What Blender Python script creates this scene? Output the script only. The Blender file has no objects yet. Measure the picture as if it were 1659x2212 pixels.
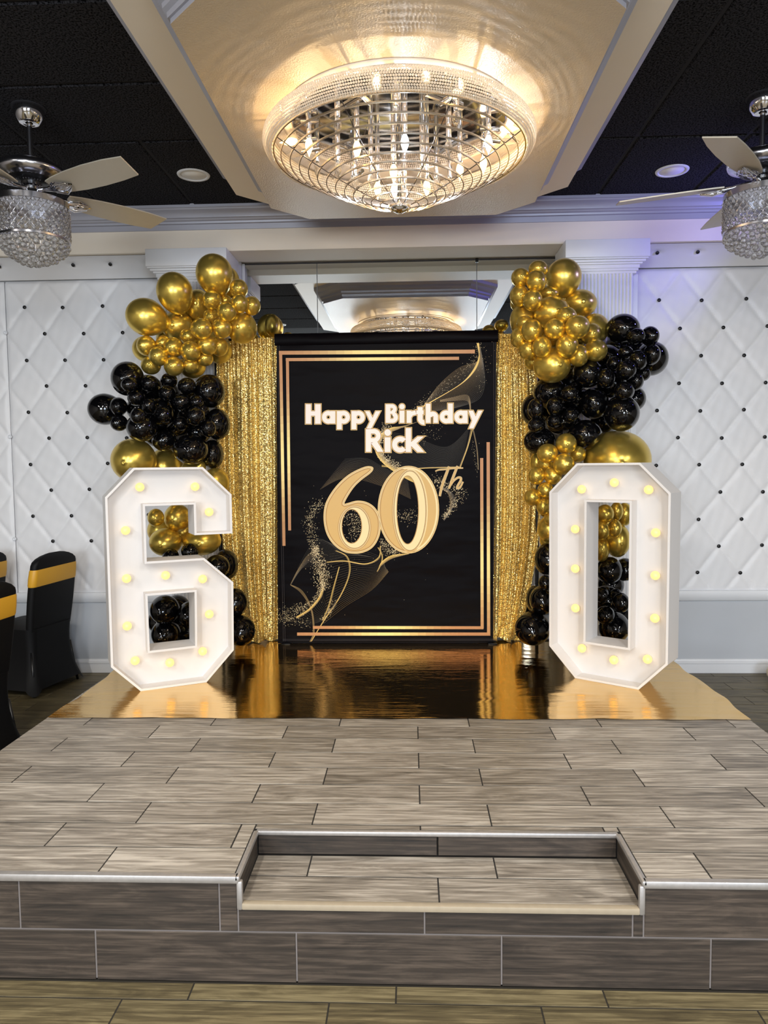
import bpy, bmesh, math, random
from mathutils import Vector, Matrix
random.seed(7)
SC = bpy.context.scene
COL = SC.collection
R = math.radians
PI = math.pi

# ------------------------------------------------------------------ camera
CAM_RIGHT = Vector((0.99926, 0.03722, -0.01007))
CAM_DOWN = Vector((-0.00761, -0.0654, -0.99783))
CAM_FWD = Vector((-0.03779, 0.99716, -0.06507))
CAM_POS = Vector((0.0, 0.0, 1.562))
FPX = 1562.5
cd = bpy.data.cameras.new('camera'); cam = bpy.data.objects.new('camera', cd); COL.objects.link(cam)
cd.sensor_width = 36.0; cd.sensor_fit = 'AUTO'; cd.lens = FPX / 2212 * 36.0
cd.clip_start = 0.05; cd.clip_end = 60
m3 = Matrix((CAM_RIGHT, -CAM_DOWN, -CAM_FWD)).transposed()
cam.matrix_world = Matrix.Translation(CAM_POS) @ m3.to_4x4()
SC.camera = cam

# ------------------------------------------------------------------ view and lights
SC.view_settings.view_transform = 'Standard'
SC.view_settings.look = 'None'
SC.view_settings.gamma = 1.0
SC.view_settings.use_curve_mapping = False
SC.view_settings.exposure = 0.0
try:
    SC.cycles.max_bounces = 10; SC.cycles.diffuse_bounces = 4; SC.cycles.glossy_bounces = 5
    SC.cycles.transmission_bounces = 8; SC.cycles.transparent_max_bounces = 12
    SC.cycles.sample_clamp_indirect = 6.0; SC.cycles.caustics_refractive = False; SC.cycles.caustics_reflective = True
    SC.cycles.blur_glossy = 0.5
except Exception:
    pass
W = bpy.data.worlds.new('world'); SC.world = W; W.use_nodes = True
W.node_tree.nodes['Background'].inputs[0].default_value = (0.8, 0.85, 1, 1)
W.node_tree.nodes['Background'].inputs[1].default_value = 0.03

def area(name, loc, size, power, color, target=None, spread=180):
    l = bpy.data.lights.new(name, 'AREA'); l.shape = 'RECTANGLE'; l.size, l.size_y = size
    l.energy = power; l.color = color; l.spread = R(spread)
    o = bpy.data.objects.new(name, l); COL.objects.link(o); o.location = loc
    d = (Vector(target) - Vector(loc)) if target else Vector((0, 0, -1))
    o.rotation_euler = d.to_track_quat('-Z', 'Y').to_euler()
    return o
# the hall's ceiling light strips, over and behind the photographer
for lx in (-3.4, -1.2, 1.2, 3.4):
    area('ceiling_strip_light', (lx, 0.15, 3.32), (0.22, 1.25), 82, (1.0, 0.95, 0.87))
    area('ceiling_strip_light', (lx, -2.4, 3.32), (0.22, 1.25), 60, (1.0, 0.95, 0.87))
# daylight from the front windows behind the photographer
area('window_daylight', (-2.2, -4.85, 1.75), (2.2, 1.7), 235, (0.86, 0.93, 1.0), (-1.8, 5, 1.4))
area('window_daylight', (2.2, -4.85, 1.75), (2.2, 1.7), 225, (0.74, 0.85, 1.0), (1.8, 5, 1.4))
# blue party light on the right side of the hall
area('blue_party_light', (2.55, 4.50, 2.98), (0.12, 0.12), 4.0, (0.20, 0.18, 1.0), (0.8, 5.05, 3.29), 110)

# ------------------------------------------------------------------ helpers
def lin(c):
    c = c / 255.0
    return c / 12.92 if c <= 0.04045 else ((c + 0.055) / 1.055) ** 2.4
def S(r, g, b): return (lin(r), lin(g), lin(b), 1.0)

def new_mat(name):
    m = bpy.data.materials.new(name); m.use_nodes = True
    nt = m.node_tree; b = nt.nodes['Principled BSDF']
    return m, nt, b
def N(nt, t, **kw):
    n = nt.nodes.new(t)
    for k, v in kw.items():
        if k.startswith('i_'): n.inputs[k[2:].replace('_', ' ')].default_value = v
        else: setattr(n, k, v)
    return n
def simple(name, col, rough=0.5, metal=0.0, noise=0.0, nscale=40, bump=0.0, coat=0.0, spec=0.5):
    m, nt, b = new_mat(name)
    b.inputs['Base Color'].default_value = col; b.inputs['Roughness'].default_value = rough
    b.inputs['Metallic'].default_value = metal; b.inputs['Coat Weight'].default_value = coat
    b.inputs['Specular IOR Level'].default_value = spec
    if noise or bump:
        tc = N(nt, 'ShaderNodeTexCoord'); nz = N(nt, 'ShaderNodeTexNoise'); nz.inputs['Scale'].default_value = nscale; nz.inputs['Detail'].default_value = 4
        nt.links.new(tc.outputs['Object'], nz.inputs['Vector'])
        if noise:
            mx = N(nt, 'ShaderNodeMix', data_type='RGBA')
            mx.inputs['A'].default_value = tuple(c * (1 - noise) for c in col[:3]) + (1,)
            mx.inputs['B'].default_value = tuple(min(1, c * (1 + noise)) for c in col[:3]) + (1,)
            nt.links.new(nz.outputs['Fac'], mx.inputs['Factor']); nt.links.new(mx.outputs['Result'], b.inputs['Base Color'])
        if bump:
            bp = N(nt, 'ShaderNodeBump'); bp.inputs['Strength'].default_value = bump; bp.inputs['Distance'].default_value = 0.004
            nt.links.new(nz.outputs['Fac'], bp.inputs['Height']); nt.links.new(bp.outputs['Normal'], b.inputs['Normal'])
    return m
def emit(name, col, strength, base=None):
    m, nt, b = new_mat(name)
    b.inputs['Base Color'].default_value = base or col
    b.inputs['Emission Color'].default_value = col; b.inputs['Emission Strength'].default_value = strength
    b.inputs['Roughness'].default_value = 0.3
    return m
def glass(name, col=(1, 1, 1, 1), rough=0.02, ior=1.5, mix=0.35):
    """cut crystal: part refraction, part clear so that light passes"""
    m, nt, b = new_mat(name)
    b.inputs['Base Color'].default_value = col; b.inputs['Roughness'].default_value = rough
    b.inputs['Transmission Weight'].default_value = 1.0; b.inputs['IOR'].default_value = ior
    tr = N(nt, 'ShaderNodeBsdfTransparent'); tr.inputs[0].default_value = col
    ms = N(nt, 'ShaderNodeMixShader'); ms.inputs[0].default_value = mix
    nt.links.new(b.outputs[0], ms.inputs[1]); nt.links.new(tr.outputs[0], ms.inputs[2])
    nt.links.new(ms.outputs[0], nt.nodes['Material Output'].inputs[0])
    return m

def wood(name, dark, mid, light, rough=0.42, contrast=1.0):
    """wood-look porcelain: long grain along local X, every plank its own piece of the pattern"""
    m, nt, b = new_mat(name); L = nt.links.new
    tc = N(nt, 'ShaderNodeTexCoord'); oi = N(nt, 'ShaderNodeObjectInfo')
    off = N(nt, 'ShaderNodeVectorMath', operation='SCALE'); off.inputs[0].default_value = (37.0, 61.0, 23.0)
    L(oi.outputs['Random'], off.inputs['Scale'])
    ad = N(nt, 'ShaderNodeVectorMath', operation='ADD'); L(tc.outputs['Object'], ad.inputs[0]); L(off.outputs[0], ad.inputs[1])
    mp = N(nt, 'ShaderNodeMapping'); mp.inputs['Scale'].default_value = (2.4, 14, 14); L(ad.outputs[0], mp.inputs['Vector'])
    n1 = N(nt, 'ShaderNodeTexNoise'); n1.inputs['Scale'].default_value = 1.3; n1.inputs['Detail'].default_value = 8; n1.inputs['Roughness'].default_value = 0.62; n1.inputs['Distortion'].default_value = 1.6
    L(mp.outputs[0], n1.inputs['Vector'])
    mp2 = N(nt, 'ShaderNodeMapping'); mp2.inputs['Scale'].default_value = (6, 170, 170); L(ad.outputs[0], mp2.inputs['Vector'])
    n2 = N(nt, 'ShaderNodeTexNoise'); n2.inputs['Scale'].default_value = 1.0; n2.inputs['Detail'].default_value = 3
    L(mp2.outputs[0], n2.inputs['Vector'])
    wv = N(nt, 'ShaderNodeTexWave', wave_type='BANDS', bands_direction='Y'); wv.inputs['Scale'].default_value = 0.9; wv.inputs['Distortion'].default_value = 9.0; wv.inputs['Detail'].default_value = 3; wv.inputs['Detail Scale'].default_value = 0.6
    mp3 = N(nt, 'ShaderNodeMapping'); mp3.inputs['Scale'].default_value = (2.2, 14, 14); L(ad.outputs[0], mp3.inputs['Vector']); L(mp3.outputs[0], wv.inputs['Vector'])
    a1 = N(nt, 'ShaderNodeMath', operation='MULTIPLY_ADD'); a1.inputs[1].default_value = 0.07; L(wv.outputs['Fac'], a1.inputs[0])
    s1 = N(nt, 'ShaderNodeMath', operation='MULTIPLY'); s1.inputs[1].default_value = 0.56; L(n1.outputs['Fac'], s1.inputs[0]); L(s1.outputs[0], a1.inputs[2])
    a2 = N(nt, 'ShaderNodeMath', operation='MULTIPLY_ADD'); a2.inputs[1].default_value = 0.44; L(n2.outputs['Fac'], a2.inputs[0]); L(a1.outputs[0], a2.inputs[2])
    a3 = N(nt, 'ShaderNodeMath', operation='MULTIPLY_ADD'); a3.inputs[1].default_value = 0.10; L(oi.outputs['Random'], a3.inputs[0]); L(a2.outputs[0], a3.inputs[2])
    cr = N(nt, 'ShaderNodeValToRGB'); e = cr.color_ramp.elements
    e[0].position = 0.38; e[0].color = dark; e[1].position = 0.78; e[1].color = light
    k = e.new(0.57); k.color = mid
    L(a3.outputs[0], cr.inputs[0]); L(cr.outputs[0], b.inputs['Base Color'])
    b.inputs['Roughness'].default_value = rough
    bp = N(nt, 'ShaderNodeBump'); bp.inputs['Strength'].default_value = 0.12; bp.inputs['Distance'].default_value = 0.002
    L(n2.outputs['Fac'], bp.inputs['Height']); L(bp.outputs['Normal'], b.inputs['Normal'])
    return m

class MB:
    """collects shapes and links them as one mesh object"""
    def __init__(s): s.v = []; s.f = []; s.c = []; s.cur = None
    def add(s, vs, fs):
        o = len(s.v); s.v += [tuple(p) for p in vs]; s.f += [tuple(i + o for i in f) for f in fs]
        if s.cur is not None: s.c += [s.cur] * len(fs)
        return s
    def box(s, x0, x1, y0, y1, z0, z1):
        return s.add([(x0,y0,z0),(x1,y0,z0),(x1,y1,z0),(x0,y1,z0),(x0,y0,z1),(x1,y0,z1),(x1,y1,z1),(x0,y1,z1)],
              [(3,2,1,0),(4,5,6,7),(0,1,5,4),(1,2,6,5),(2,3,7,6),(3,0,4,7)])
    def slab(s, x0, x1, y0, y1, z0, z1, c=0.0015):
        """box with a chamfered top"""
        v = [(x0,y0,z0),(x1,y0,z0),(x1,y1,z0),(x0,y1,z0),(x0,y0,z1-c),(x1,y0,z1-c),(x1,y1,z1-c),(x0,y1,z1-c),
             (x0+c,y0+c,z1),(x1-c,y0+c,z1),(x1-c,y1-c,z1),(x0+c,y1-c,z1)]
        f = [(3,2,1,0)]
        for a in (0, 4):
            for i in range(4): j = (i+1) % 4; f.append((a+i, a+j, a+4+j, a+4+i))
        f.append((8,9,10,11)); return s.add(v, f)
    def cbox(s, x0, x1, y0, y1, z0, z1, c=0.003):
        """box with all edges bevelled"""
        bm = bmesh.new(); bmesh.ops.create_cube(bm, size=1)
        for v in bm.verts: v.co = Vector(((x0+x1)/2 + v.co.x*(x1-x0), (y0+y1)/2 + v.co.y*(y1-y0), (z0+z1)/2 + v.co.z*(z1-z0)))
        bmesh.ops.bevel(bm, geom=bm.edges[:], offset=c, segments=2, profile=0.5, affect='EDGES')
        return s.frombm(bm)
    def frombm(s, bm):
        bm.verts.ensure_lookup_table(); bm.verts.index_update()
        vs = [v.co[:] for v in bm.verts]; fs = [[v.index for v in f.verts] for f in bm.faces]; bm.free()
        return s.add(vs, fs)
    def lathe(s, prof, n=32, c=(0,0,0), cap=True):
        """profile [(r,z)] turned about Z"""
        vs = []; fs = []; m = len(prof)
        for i in range(n):
            a = 2*PI*i/n
            for r, z in prof: vs.append((c[0]+r*math.cos(a), c[1]+r*math.sin(a), c[2]+z))
        for i in range(n):
            j = (i+1) % n
            for k in range(m-1): fs.append((i*m+k, j*m+k, j*m+k+1, i*m+k+1))
        if cap:
            if prof[0][0] > 1e-6: fs.append(tuple(i*m for i in range(n))[::-1])
            if prof[-1][0] > 1e-6: fs.append(tuple(i*m+m-1 for i in range(n)))
        return s.add(vs, fs)
    def tube(s, pts, r, n=8, closed=False, flat=1.0):
        pts = [Vector(p) for p in pts]; m = len(pts); vs = []; fs = []
        rs = r if isinstance(r, (list, tuple)) else [r]*m
        up = Vector((0,0,1))
        for i, p in enumerate(pts):
            t = (pts[(i+1) % m] - pts[i-1]) if closed else (pts[min(i+1, m-1)] - pts[max(i-1, 0)])
            t.normalize(); a = t.cross(up)
            if a.length < 1e-3: a = t.cross(Vector((0,1,0)))
            a.normalize(); b = a.cross(t).normalized()
            for k in range(n):
                q = 2*PI*k/n; vs.append(p + a*math.cos(q)*rs[i] + b*math.sin(q)*rs[i]*flat)
        for i in range(m if closed else m-1):
            j = (i+1) % m
            for k in range(n): l = (k+1) % n; fs.append((i*n+k, i*n+l, j*n+l, j*n+k))
        if not closed:
            fs.append(tuple(range(n))[::-1]); fs.append(tuple((m-1)*n+k for k in range(n)))
        return s.add(vs, fs)
    def ball(s, c, r, seg=14, rings=9, sz=1.0):
        prof = [(max(1e-7, r*math.sin(PI*k/rings)), -r*sz*math.cos(PI*k/rings)) for k in range(rings+1)]
        return s.lathe(prof, seg, c, cap=False)
    def ico(s, c, r, sub=1):
        bm = bmesh.new(); bmesh.ops.create_icosphere(bm, subdivisions=sub, radius=r)
        for v in bm.verts: v.co += Vector(c)
        return s.frombm(bm)
    def prism(s, pts, a0, a1, axis='y'):
        """polygon (u,w) extruded along an axis"""
        n = len(pts)
        P = {'y': lambda u, w, a: (u, a, w), 'x': lambda u, w, a: (a, u, w), 'z': lambda u, w, a: (u, w, a)}[axis]
        vs = [P(u, w, a0) for u, w in pts] + [P(u, w, a1) for u, w in pts]
        fs = [tuple(range(n)), tuple(range(n, 2*n))[::-1]] + [(i, (i+1) % n + 0, (i+1) % n + n, i+n)[::-1] for i in range(n)]
        return s.add(vs, fs)
    def mesh(s, name, mat=None, smooth=False, fixn=True):
        me = bpy.data.meshes.new(name); me.from_pydata(s.v, [], s.f)
        if fixn:
            bm = bmesh.new(); bm.from_mesh(me); bmesh.ops.recalc_face_normals(bm, faces=bm.faces[:]); bm.to_mesh(me); bm.free()
        if s.c:
            at = me.color_attributes.new('Col', 'FLOAT_COLOR', 'CORNER')
            for p, c in zip(me.polygons, s.c):
                for li in p.loop_indices: at.data[li].color = c
        if mat: me.materials.append(mat)
        if smooth:
            me.polygons.foreach_set('use_smooth', [True]*len(me.polygons))
            if smooth != True: me.set_sharp_from_angle(angle=R(smooth))
        me.update(); return me
def link(name, me, parent=None, loc=(0,0,0), rot=(0,0,0), scale=(1,1,1)):
    o = bpy.data.objects.new(name, me); COL.objects.link(o)
    o.location = loc; o.rotation_euler = rot; o.scale = scale
    if parent: o.parent = parent
    return o
def obj(name, mb, mat, parent=None, smooth=False, loc=(0,0,0), rot=(0,0,0), fixn=True):
    return link(name, mb.mesh(name, mat, smooth, fixn), parent, loc, rot)
def wobj(name, mb, mat, root, smooth=False, fixn=True):
    """a part whose shape is given in world coordinates, under an unrotated root"""
    o = obj(name, mb, mat, root, smooth, fixn=fixn); o.location = -root.location; return o
def thing(name, label, cat, loc=(0,0,0), rotz=0, group=None):
    o = bpy.data.objects.new(name, None); COL.objects.link(o); o.empty_display_size = 0.1
    o.location = loc; o.rotation_euler = (0,0,rotz); o['label'] = label; o['category'] = cat
    if group: o['group'] = group
    return o
def tag(o, label, cat, group=None):
    o['label'] = label; o['category'] = cat
    if group: o['group'] = group
    return o
def struct(name, mb, mat, smooth=False):
    o = obj(name, mb, mat, None, smooth); o['kind'] = 'structure'; return o

# ------------------------------------------------------------------ materials
M_wall = simple('painted_wall', S(214,216,219), 0.6, noise=0.02, nscale=6)
M_trimw = simple('white_trim_paint', S(226,228,232), 0.38, noise=0.015, nscale=12)
M_wains = simple('wainscot_paint', S(184,188,194), 0.55, noise=0.03, nscale=5)
M_vinyl = simple('white_upholstery_vinyl', S(232,232,234), 0.42, bump=0.05, nscale=420)
M_cream = simple('cream_ceiling_paint', S(240,229,212), 0.5, noise=0.02, nscale=8)
M_panel = simple('cream_textured_plaster', S(204,186,160), 0.36, bump=0.55, nscale=150)
M_silver = simple('silver_grey_moulding_paint', S(168,168,178), 0.34, metal=0.2)
M_black = simple('black_button', S(14,14,16), 0.35)
M_room = simple('hall_wall_paint', S(136,130,124), 0.7)
M_floorbase = simple('floor_grout', S(38,34,27), 0.8, noise=0.1, nscale=30)
M_stagebase = simple('stage_grout', S(34,31,28), 0.85, noise=0.1, nscale=30)
M_grout = simple('riser_grout_pale', S(112,106,104), 0.8)
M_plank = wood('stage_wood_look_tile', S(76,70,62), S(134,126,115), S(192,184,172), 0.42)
M_riser = wood('shaded_riser_wood_look_tile', S(24,20,16), S(52,44,37), S(84,73,63), 0.55)  # stage tile again, the shade on upright faces put into its colour
M_fplank = wood('floor_wood_look_tile', S(56,49,34), S(92,82,58), S(136,124,92), 0.45)
M_alu = simple('aluminium_edging', S(178,174,171), 0.45, metal=0.7, noise=0.18, nscale=55)
M_stepedge = simple('beige_step_edging', S(156,144,124), 0.5, noise=0.12, nscale=40)
M_chrome = simple('polished_chrome', S(225,225,230), 0.06, metal=1.0)
M_satin = simple('satin_chrome', S(205,205,212), 0.2, metal=1.0)

def tile_black():
    m, nt, b = new_mat('black_acoustic_tile'); L = nt.links.new
    tc = N(nt, 'ShaderNodeTexCoord')
    n1 = N(nt, 'ShaderNodeTexNoise'); n1.inputs['Scale'].default_value = 120; n1.inputs['Detail'].default_value = 3; L(tc.outputs['Object'], n1.inputs['Vector'])
    cr = N(nt, 'ShaderNodeValToRGB'); cr.color_ramp.elements[0].position = 0.38; cr.color_ramp.elements[0].color = S(8,8,9)
    cr.color_ramp.elements[1].position = 0.55; cr.color_ramp.elements[1].color = S(54,54,58)
    L(n1.outputs['Fac'], cr.inputs[0]); L(cr.outputs[0], b.inputs['Base Color'])
    bp = N(nt, 'ShaderNodeBump'); bp.inputs['Strength'].default_value = 0.5; bp.inputs['Distance'].default_value = 0.003
    L(n1.outputs['Fac'], bp.inputs['Height']); L(bp.outputs['Normal'], b.inputs['Normal'])
    b.inputs['Roughness'].default_value = 1.0; b.inputs['Specular IOR Level'].default_value = 0.03
    return m
M_tile = tile_black()
M_tbar = simple('black_ceiling_grid', S(50,50,54), 0.9, spec=0.1)

def mirror_mat():
    m, nt, b = new_mat('mirror_glass')
    b.inputs['Base Color'].default_value = (0.80, 0.82, 0.81, 1); b.inputs['Metallic'].default_value = 1; b.inputs['Roughness'].default_value = 0.0
    return m
M_mirror = mirror_mat()

# ------------------------------------------------------------------ the room shell
XL, XR, YF = -5.6, 5.4, -5.0
ZC = 3.342                # underside of the black ceiling tiles
YW = 5.36                 # face of the back wall
YM = 5.56                 # the mirror in the alcove
Y0 = 2.077                # front of the stage
ZS = 0.337                # top of the stage
SX0, SX1, SY1 = -1.80, 1.60, 4.985
fl = struct('floor', MB().box(XL, XR, YF, 5.7, -0.12, -0.0016), M_floorbase)
cl = struct('ceiling', MB().box(XL, XR, YF, 5.75, ZC+0.010, ZC+0.10), M_tbar)
struct('wall_left', MB().box(XL-0.1, XL, YF, 5.7, -0.1, ZC+0.1), M_room)
struct('wall_right', MB().box(XR, XR+0.1, YF, 5.7, -0.1, ZC+0.1), M_room)
wf = MB()
for a, b_, c, d in ((XL, XR, 0, 0.9), (XL, XR, 2.6, ZC+.1), (XL, -3.3, 0.9, 2.6), (-1.1, 1.1, 0.9, 2.6), (3.3, XR, 0.9, 2.6)):
    wf.box(a, b_, YF-0.1, YF, c, d)
struct('wall_front', wf, M_room)

# back wall: flat wall with the alcove that holds the mirror
wb = MB()
wb.box(XL, -1.27, YW+0.02, 5.7, 0, ZC+0.02); wb.box(1.10, XR, YW+0.02, 5.7, 0, ZC+0.02)
wb.box(-1.27, 1.10, YM+0.02, 5.7, 0, ZC+0.02)
wall = struct('wall_back', wb, M_wall)
# wainscot faces
obj('wainscot', MB().box(XL, -1.27, YW, YW+0.02, 0.0, 0.56), M_wains, wall)
obj('wainscot', MB().box(1.10, XR, YW, YW+0.02, 0.0, 0.56), M_wains, wall)

def pad_panel(x0, x1, z0, z1, bx, bz, dx, dz, name='upholstered_panel', yb=YW+0.004, A=0.014, seed=1):
    """diamond tufted panel: creases run between the buttons"""
    rnd = random.Random(seed)
    nx = max(4, int(round((x1-x0)/dx*24))); nz = max(4, int(round((z1-z0)/dz*14)))
    vs = []; fs = []
    for j in range(nz+1):
        z = z0 + (z1-z0)*j/nz
        for i in range(nx+1):
            x = x0 + (x1-x0)*i/nx
            u = (x-bx)/dx + (z-bz)/(2*dz); v = (x-bx)/dx - (z-bz)/(2*dz)
            cu, cv = abs(math.sin(PI*u)), abs(math.sin(PI*v))
            h = A*(0.10 + 0.90*(1-(1-min(1, cu*1.7))**3.0)*(1-(1-min(1, cv*1.7))**3.0))
            e = min(x-x0, x1-x, z-z0, z1-z)
            h *= 1-(1-min(1, e/0.03))**2
            # pleats that fan out of the buttons
            d = math.hypot(x-bx-round((x-bx)/dx)*dx, (z-bz-round((z-bz)/(2*dz))*2*dz))
            h += 0.0012*math.sin(x*61+z*17)*math.sin(z*43-x*23)
            vs.append((x, yb-h, z))
    for j in range(nz):
        for i in range(nx):
            a = j*(nx+1)+i; fs.append((a, a+1, a+nx+2, a+nx+1))
    mb = MB(); mb.add(vs, fs)
    # back and edges
    mb.box(x0, x1, yb+0.0005, yb+0.012, z0, z1)
    p = obj(name, mb, M_vinyl, wall, smooth=True, fixn=False)
    return p
BTN = MB().lathe([(0.0,0.0),(0.008,0.001),(0.0125,0.004),(0.0135,0.008),(0.011,0.012),(0.006,0.014),(0.0,0.0145)], 14, cap=False).mesh('button', M_black, True)
WBTN = MB().lathe([(0.0,0.004),(0.004,0.004),(0.006,0.009),(0.012,0.009),(0.0145,0.005),(0.015,0.0)], 16, cap=False).mesh('cap_screw', M_trimw, True)
def buttons(p, x0, x1, z0, z1, bx, bz, dx, dz, jit=0.004, seed=2):
    rnd = random.Random(seed)
    for k in range(-2, 16):
        z = bz - k*dz
        if not (z0+0.05 < z < z1-0.03): continue
        for i in range(-14, 15):
            x = bx + i*dx + (dx/2 if k % 2 else 0)
            if x0+0.03 < x < x1-0.02:
                link('button', BTN, p, (x+rnd.uniform(-jit, jit), YW-0.001, z+rnd.uniform(-jit, jit)), (PI/2, 0, 0))
ZP0, ZP1 = 0.615, 2.945
for (x0, x1, bx, bz, dx, dz) in ((-3.004, -1.74, -2.861, 2.752, 0.2945, 0.1935), (-4.30, -3.010, -3.155, 2.752, 0.2945, 0.1935),
                                 (1.56, 2.86, 1.786, 2.719, 0.308, 0.197), (2.866, 4.2, 3.018, 2.719, 0.308, 0.197)):
    p = pad_panel(x0, x1, ZP0, ZP1, bx, bz, dx, dz)
    vx0, vx1 = max(x0, -3.3), min(x1, 2.9)
    if vx1 > vx0: buttons(p, vx0, vx1, ZP0, ZP1, bx, bz, dx, dz)
    if x1 == -1.74:
        for z in (2.57, 1.80, 1.03): obj_ = link('cap_screw', WBTN, p, (-3.006, YW-0.012, z), (PI/2, 0, 0))
# sloping padded strip between the beam and the tufted panels
def header(x0, x1, bxs, seed):
    vs = []; fs = []; nx = int((x1-x0)/0.02); nt_ = 14
    for j in range(nt_+1):
        t = j/nt_
        for i in range(nx+1):
            x = x0+(x1-x0)*i/nx
            y = 5.125 + (YW-0.022-5.125)*(t**0.75); z = 3.052 - (3.052-ZP1-0.002)*(t**1.5)
            dent = sum(math.exp(-((x-b)**2+(0.30*(t-0.42))**2)/0.0011) for b in bxs)
            vs.append((x, y+0.016*dent, z+0.012*dent))
    for j in range(nt_):
        for i in range(nx):
            a = j*(nx+1)+i; fs.append((a, a+1, a+nx+2, a+nx+1))
    p = obj('upholstered_panel', MB().add(vs, fs), M_vinyl, wall, smooth=True, fixn=False)
    t = 0.42; y = 5.125 + (YW-0.022-5.125)*(t**0.75); z = 3.052 - (3.052-ZP1-0.002)*(t**1.5)
    for b in bxs: link('button', BTN, p, (b, y+0.010, z+0.004), (PI*0.70, 0, 0))
header(-4.3, -1.62, [-2.70+0.2725*k for k in range(-5, 4)], 3)
header(1.45, 4.2, [1.735+0.279*k for k in range(0, 8)], 4)
# chair rail and baseboards
def profile_x(mb, prof, x0, x1):
    """profile [(y,z)] swept along X"""
    return mb.prism(prof, x0, x1, 'x')
RAIL = [(YW+0.005,0.618),(YW-0.030,0.618),(YW-0.034,0.610),(YW-0.034,0.578),(YW-0.026,0.566),(YW-0.020,0.548),(YW-0.010,0.540),(YW+0.005,0.536)]
BASE = [(YW+0.005,0.0),(YW-0.014,0.0),(YW-0.014,0.070),(YW-0.022,0.074),(YW-0.022,0.086),(YW-0.012,0.092),(YW-0.008,0.102),(YW+0.005,0.106)]
struct('trim_1', profile_x(profile_x(MB(), RAIL, XL, -1.74), RAIL, 1.56, XR), M_trimw, 35)
struct('baseboard_left', profile_x(MB(), BASE, XL, -1.74), M_trimw, 35)
struct('baseboard_right', profile_x(MB(), BASE, 1.56, XR), M_trimw, 35)

# beam above the columns with its crown moulding
struct('trim_2', MB().box(XL, XR, 5.09, 5.36, 3.056, ZC+0.05).box(-1.27, 1.10, 5.30, 5.62, 3.10, ZC+0.05), M_cream)
CROWN = [(5.095,3.200),(5.082,3.202),(5.078,3.236),(5.066,3.240),(5.064,3.252),(5.052,3.258),(5.048,3.266),(5.036,3.270),(5.030,3.288),(5.020,3.304),(5.004,3.314),(5.000,3.322),(4.992,3.324),(4.990,3.348),(5.095,3.348)]
struct('trim_3', profile_x(MB(), CROWN, XL, XR), M_silver, 30)

# ceiling tiles
tile_cache = {}
def ceil_tile(x0, x1, y0, y1):
    lx, ly = round(x1-x0, 3), round(y1-y0, 3)
    if (lx, ly) not in tile_cache:
        g = 0.011; c = 0.006; hx, hy = lx/2-g, ly/2-g
        v = [(-hx,-hy,0.03),(hx,-hy,0.03),(hx,hy,0.03),(-hx,hy,0.03),(-hx,-hy,c),(hx,-hy,c),(hx,hy,c),(-hx,hy,c),
             (-hx+c,-hy+c,0),(hx-c,-hy+c,0),(hx-c,hy-c,0),(-hx+c,hy-c,0)]
        f = [(0,1,2,3)]
        for a in (0, 4):
            for i in range(4): j = (i+1) % 4; f.append((a+j, a+i, a+4+i, a+4+j))
        f.append((11,10,9,8))
        tile_cache[(lx, ly)] = MB().add(v, f).mesh('ceiling_tile', M_tile)
    link('ceiling_tile', tile_cache[(lx, ly)], cl, ((x0+x1)/2, (y0+y1)/2, ZC))
for ky in range(0, 4):                              # left side: two foot rows, four foot long
    ya = 4.035-0.6*(ky+1)
    for xa in (-2.085-2.44, -2.085-1.22, -2.085, -2.085+1.22): ceil_tile(xa, xa+1.22, ya, ya+0.6)
for xa in (-4.525, -3.915, -3.305, -2.695, -2.085, -1.475, -0.865): ceil_tile(xa, xa+0.61, 4.035, 5.09)
for ya, yb in ((1.74, 2.945), (2.945, 4.15), (4.15, 5.09)):
    for k in range(-1, 5): xa = 1.257+0.61*k; ceil_tile(xa, xa+0.61, ya, yb)

# dropped two-tier octagonal tray
def octa(x0, x1, y0, y1, c): return [(x0+c,y0),(x1-c,y0),(x1,y0+c),(x1,y1-c),(x1-c,y1),(x0+c,y1),(x0,y1-c),(x0,y0+c)]
def tier(mb, x0, x1, y0, y1, c, z0, z1):
    b = octa(x0, x1, y0, y1, c); mb.add([(x, y, z0) for x, y in b], [tuple(range(8))[::-1]])
    return mb
def tier_crown(x0, x1, y0, y1, c, prof):
    """prof: [(outward offset, z)] around the octagon"""
    mb = MB(); rings = []
    for o, z in prof:
        k = c + o*0.0 + o*(2-math.sqrt(2))
        rings.append([(x, y, z) for x, y in octa(x0-o, x1+o, y0-o, y1+o, k)])
    vs = [p for r in rings for p in r]; fs = []
    for i in range(len(rings)-1):
        for k in range(8): l = (k+1) % 8; fs.append((i*8+k, i*8+l, (i+1)*8+l, (i+1)*8+k))
    mb.add(vs, fs); return mb
T1 = (-1.045, 0.945, 2.05, 4.66, 0.20); Z1 = 3.202
T2 = (-0.805, 0.725, 2.33, 4.50, 0.20); Z2 = 3.062
def box_prof(z0, z1, k=1.0): return [(o*k, z) for o, z in [(0, z0), (0, z0+0.018), (0.010, z0+0.018), (0.012, z0+0.036), (0.026, z0+0.046), (0.028, z0+0.062), (0.046, z0+0.074), (0.060, z0+0.098), (0.080, z0+0.108), (0.090, z0+0.114), (0.092, z1+0.004)]]
t4 = struct('trim_4', tier(MB(), *T1, Z1, ZC), M_cream)
struct('trim_5', tier_crown(*T1, box_prof(Z1, ZC, 0.089/0.092)), M_silver, 30)
t6 = struct('trim_6', tier(MB(), *T2, Z2, Z1), M_panel)
struct('trim_7', tier_crown(*T2, box_prof(Z2, Z1, 0.082/0.092)), M_silver, 30)

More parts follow.
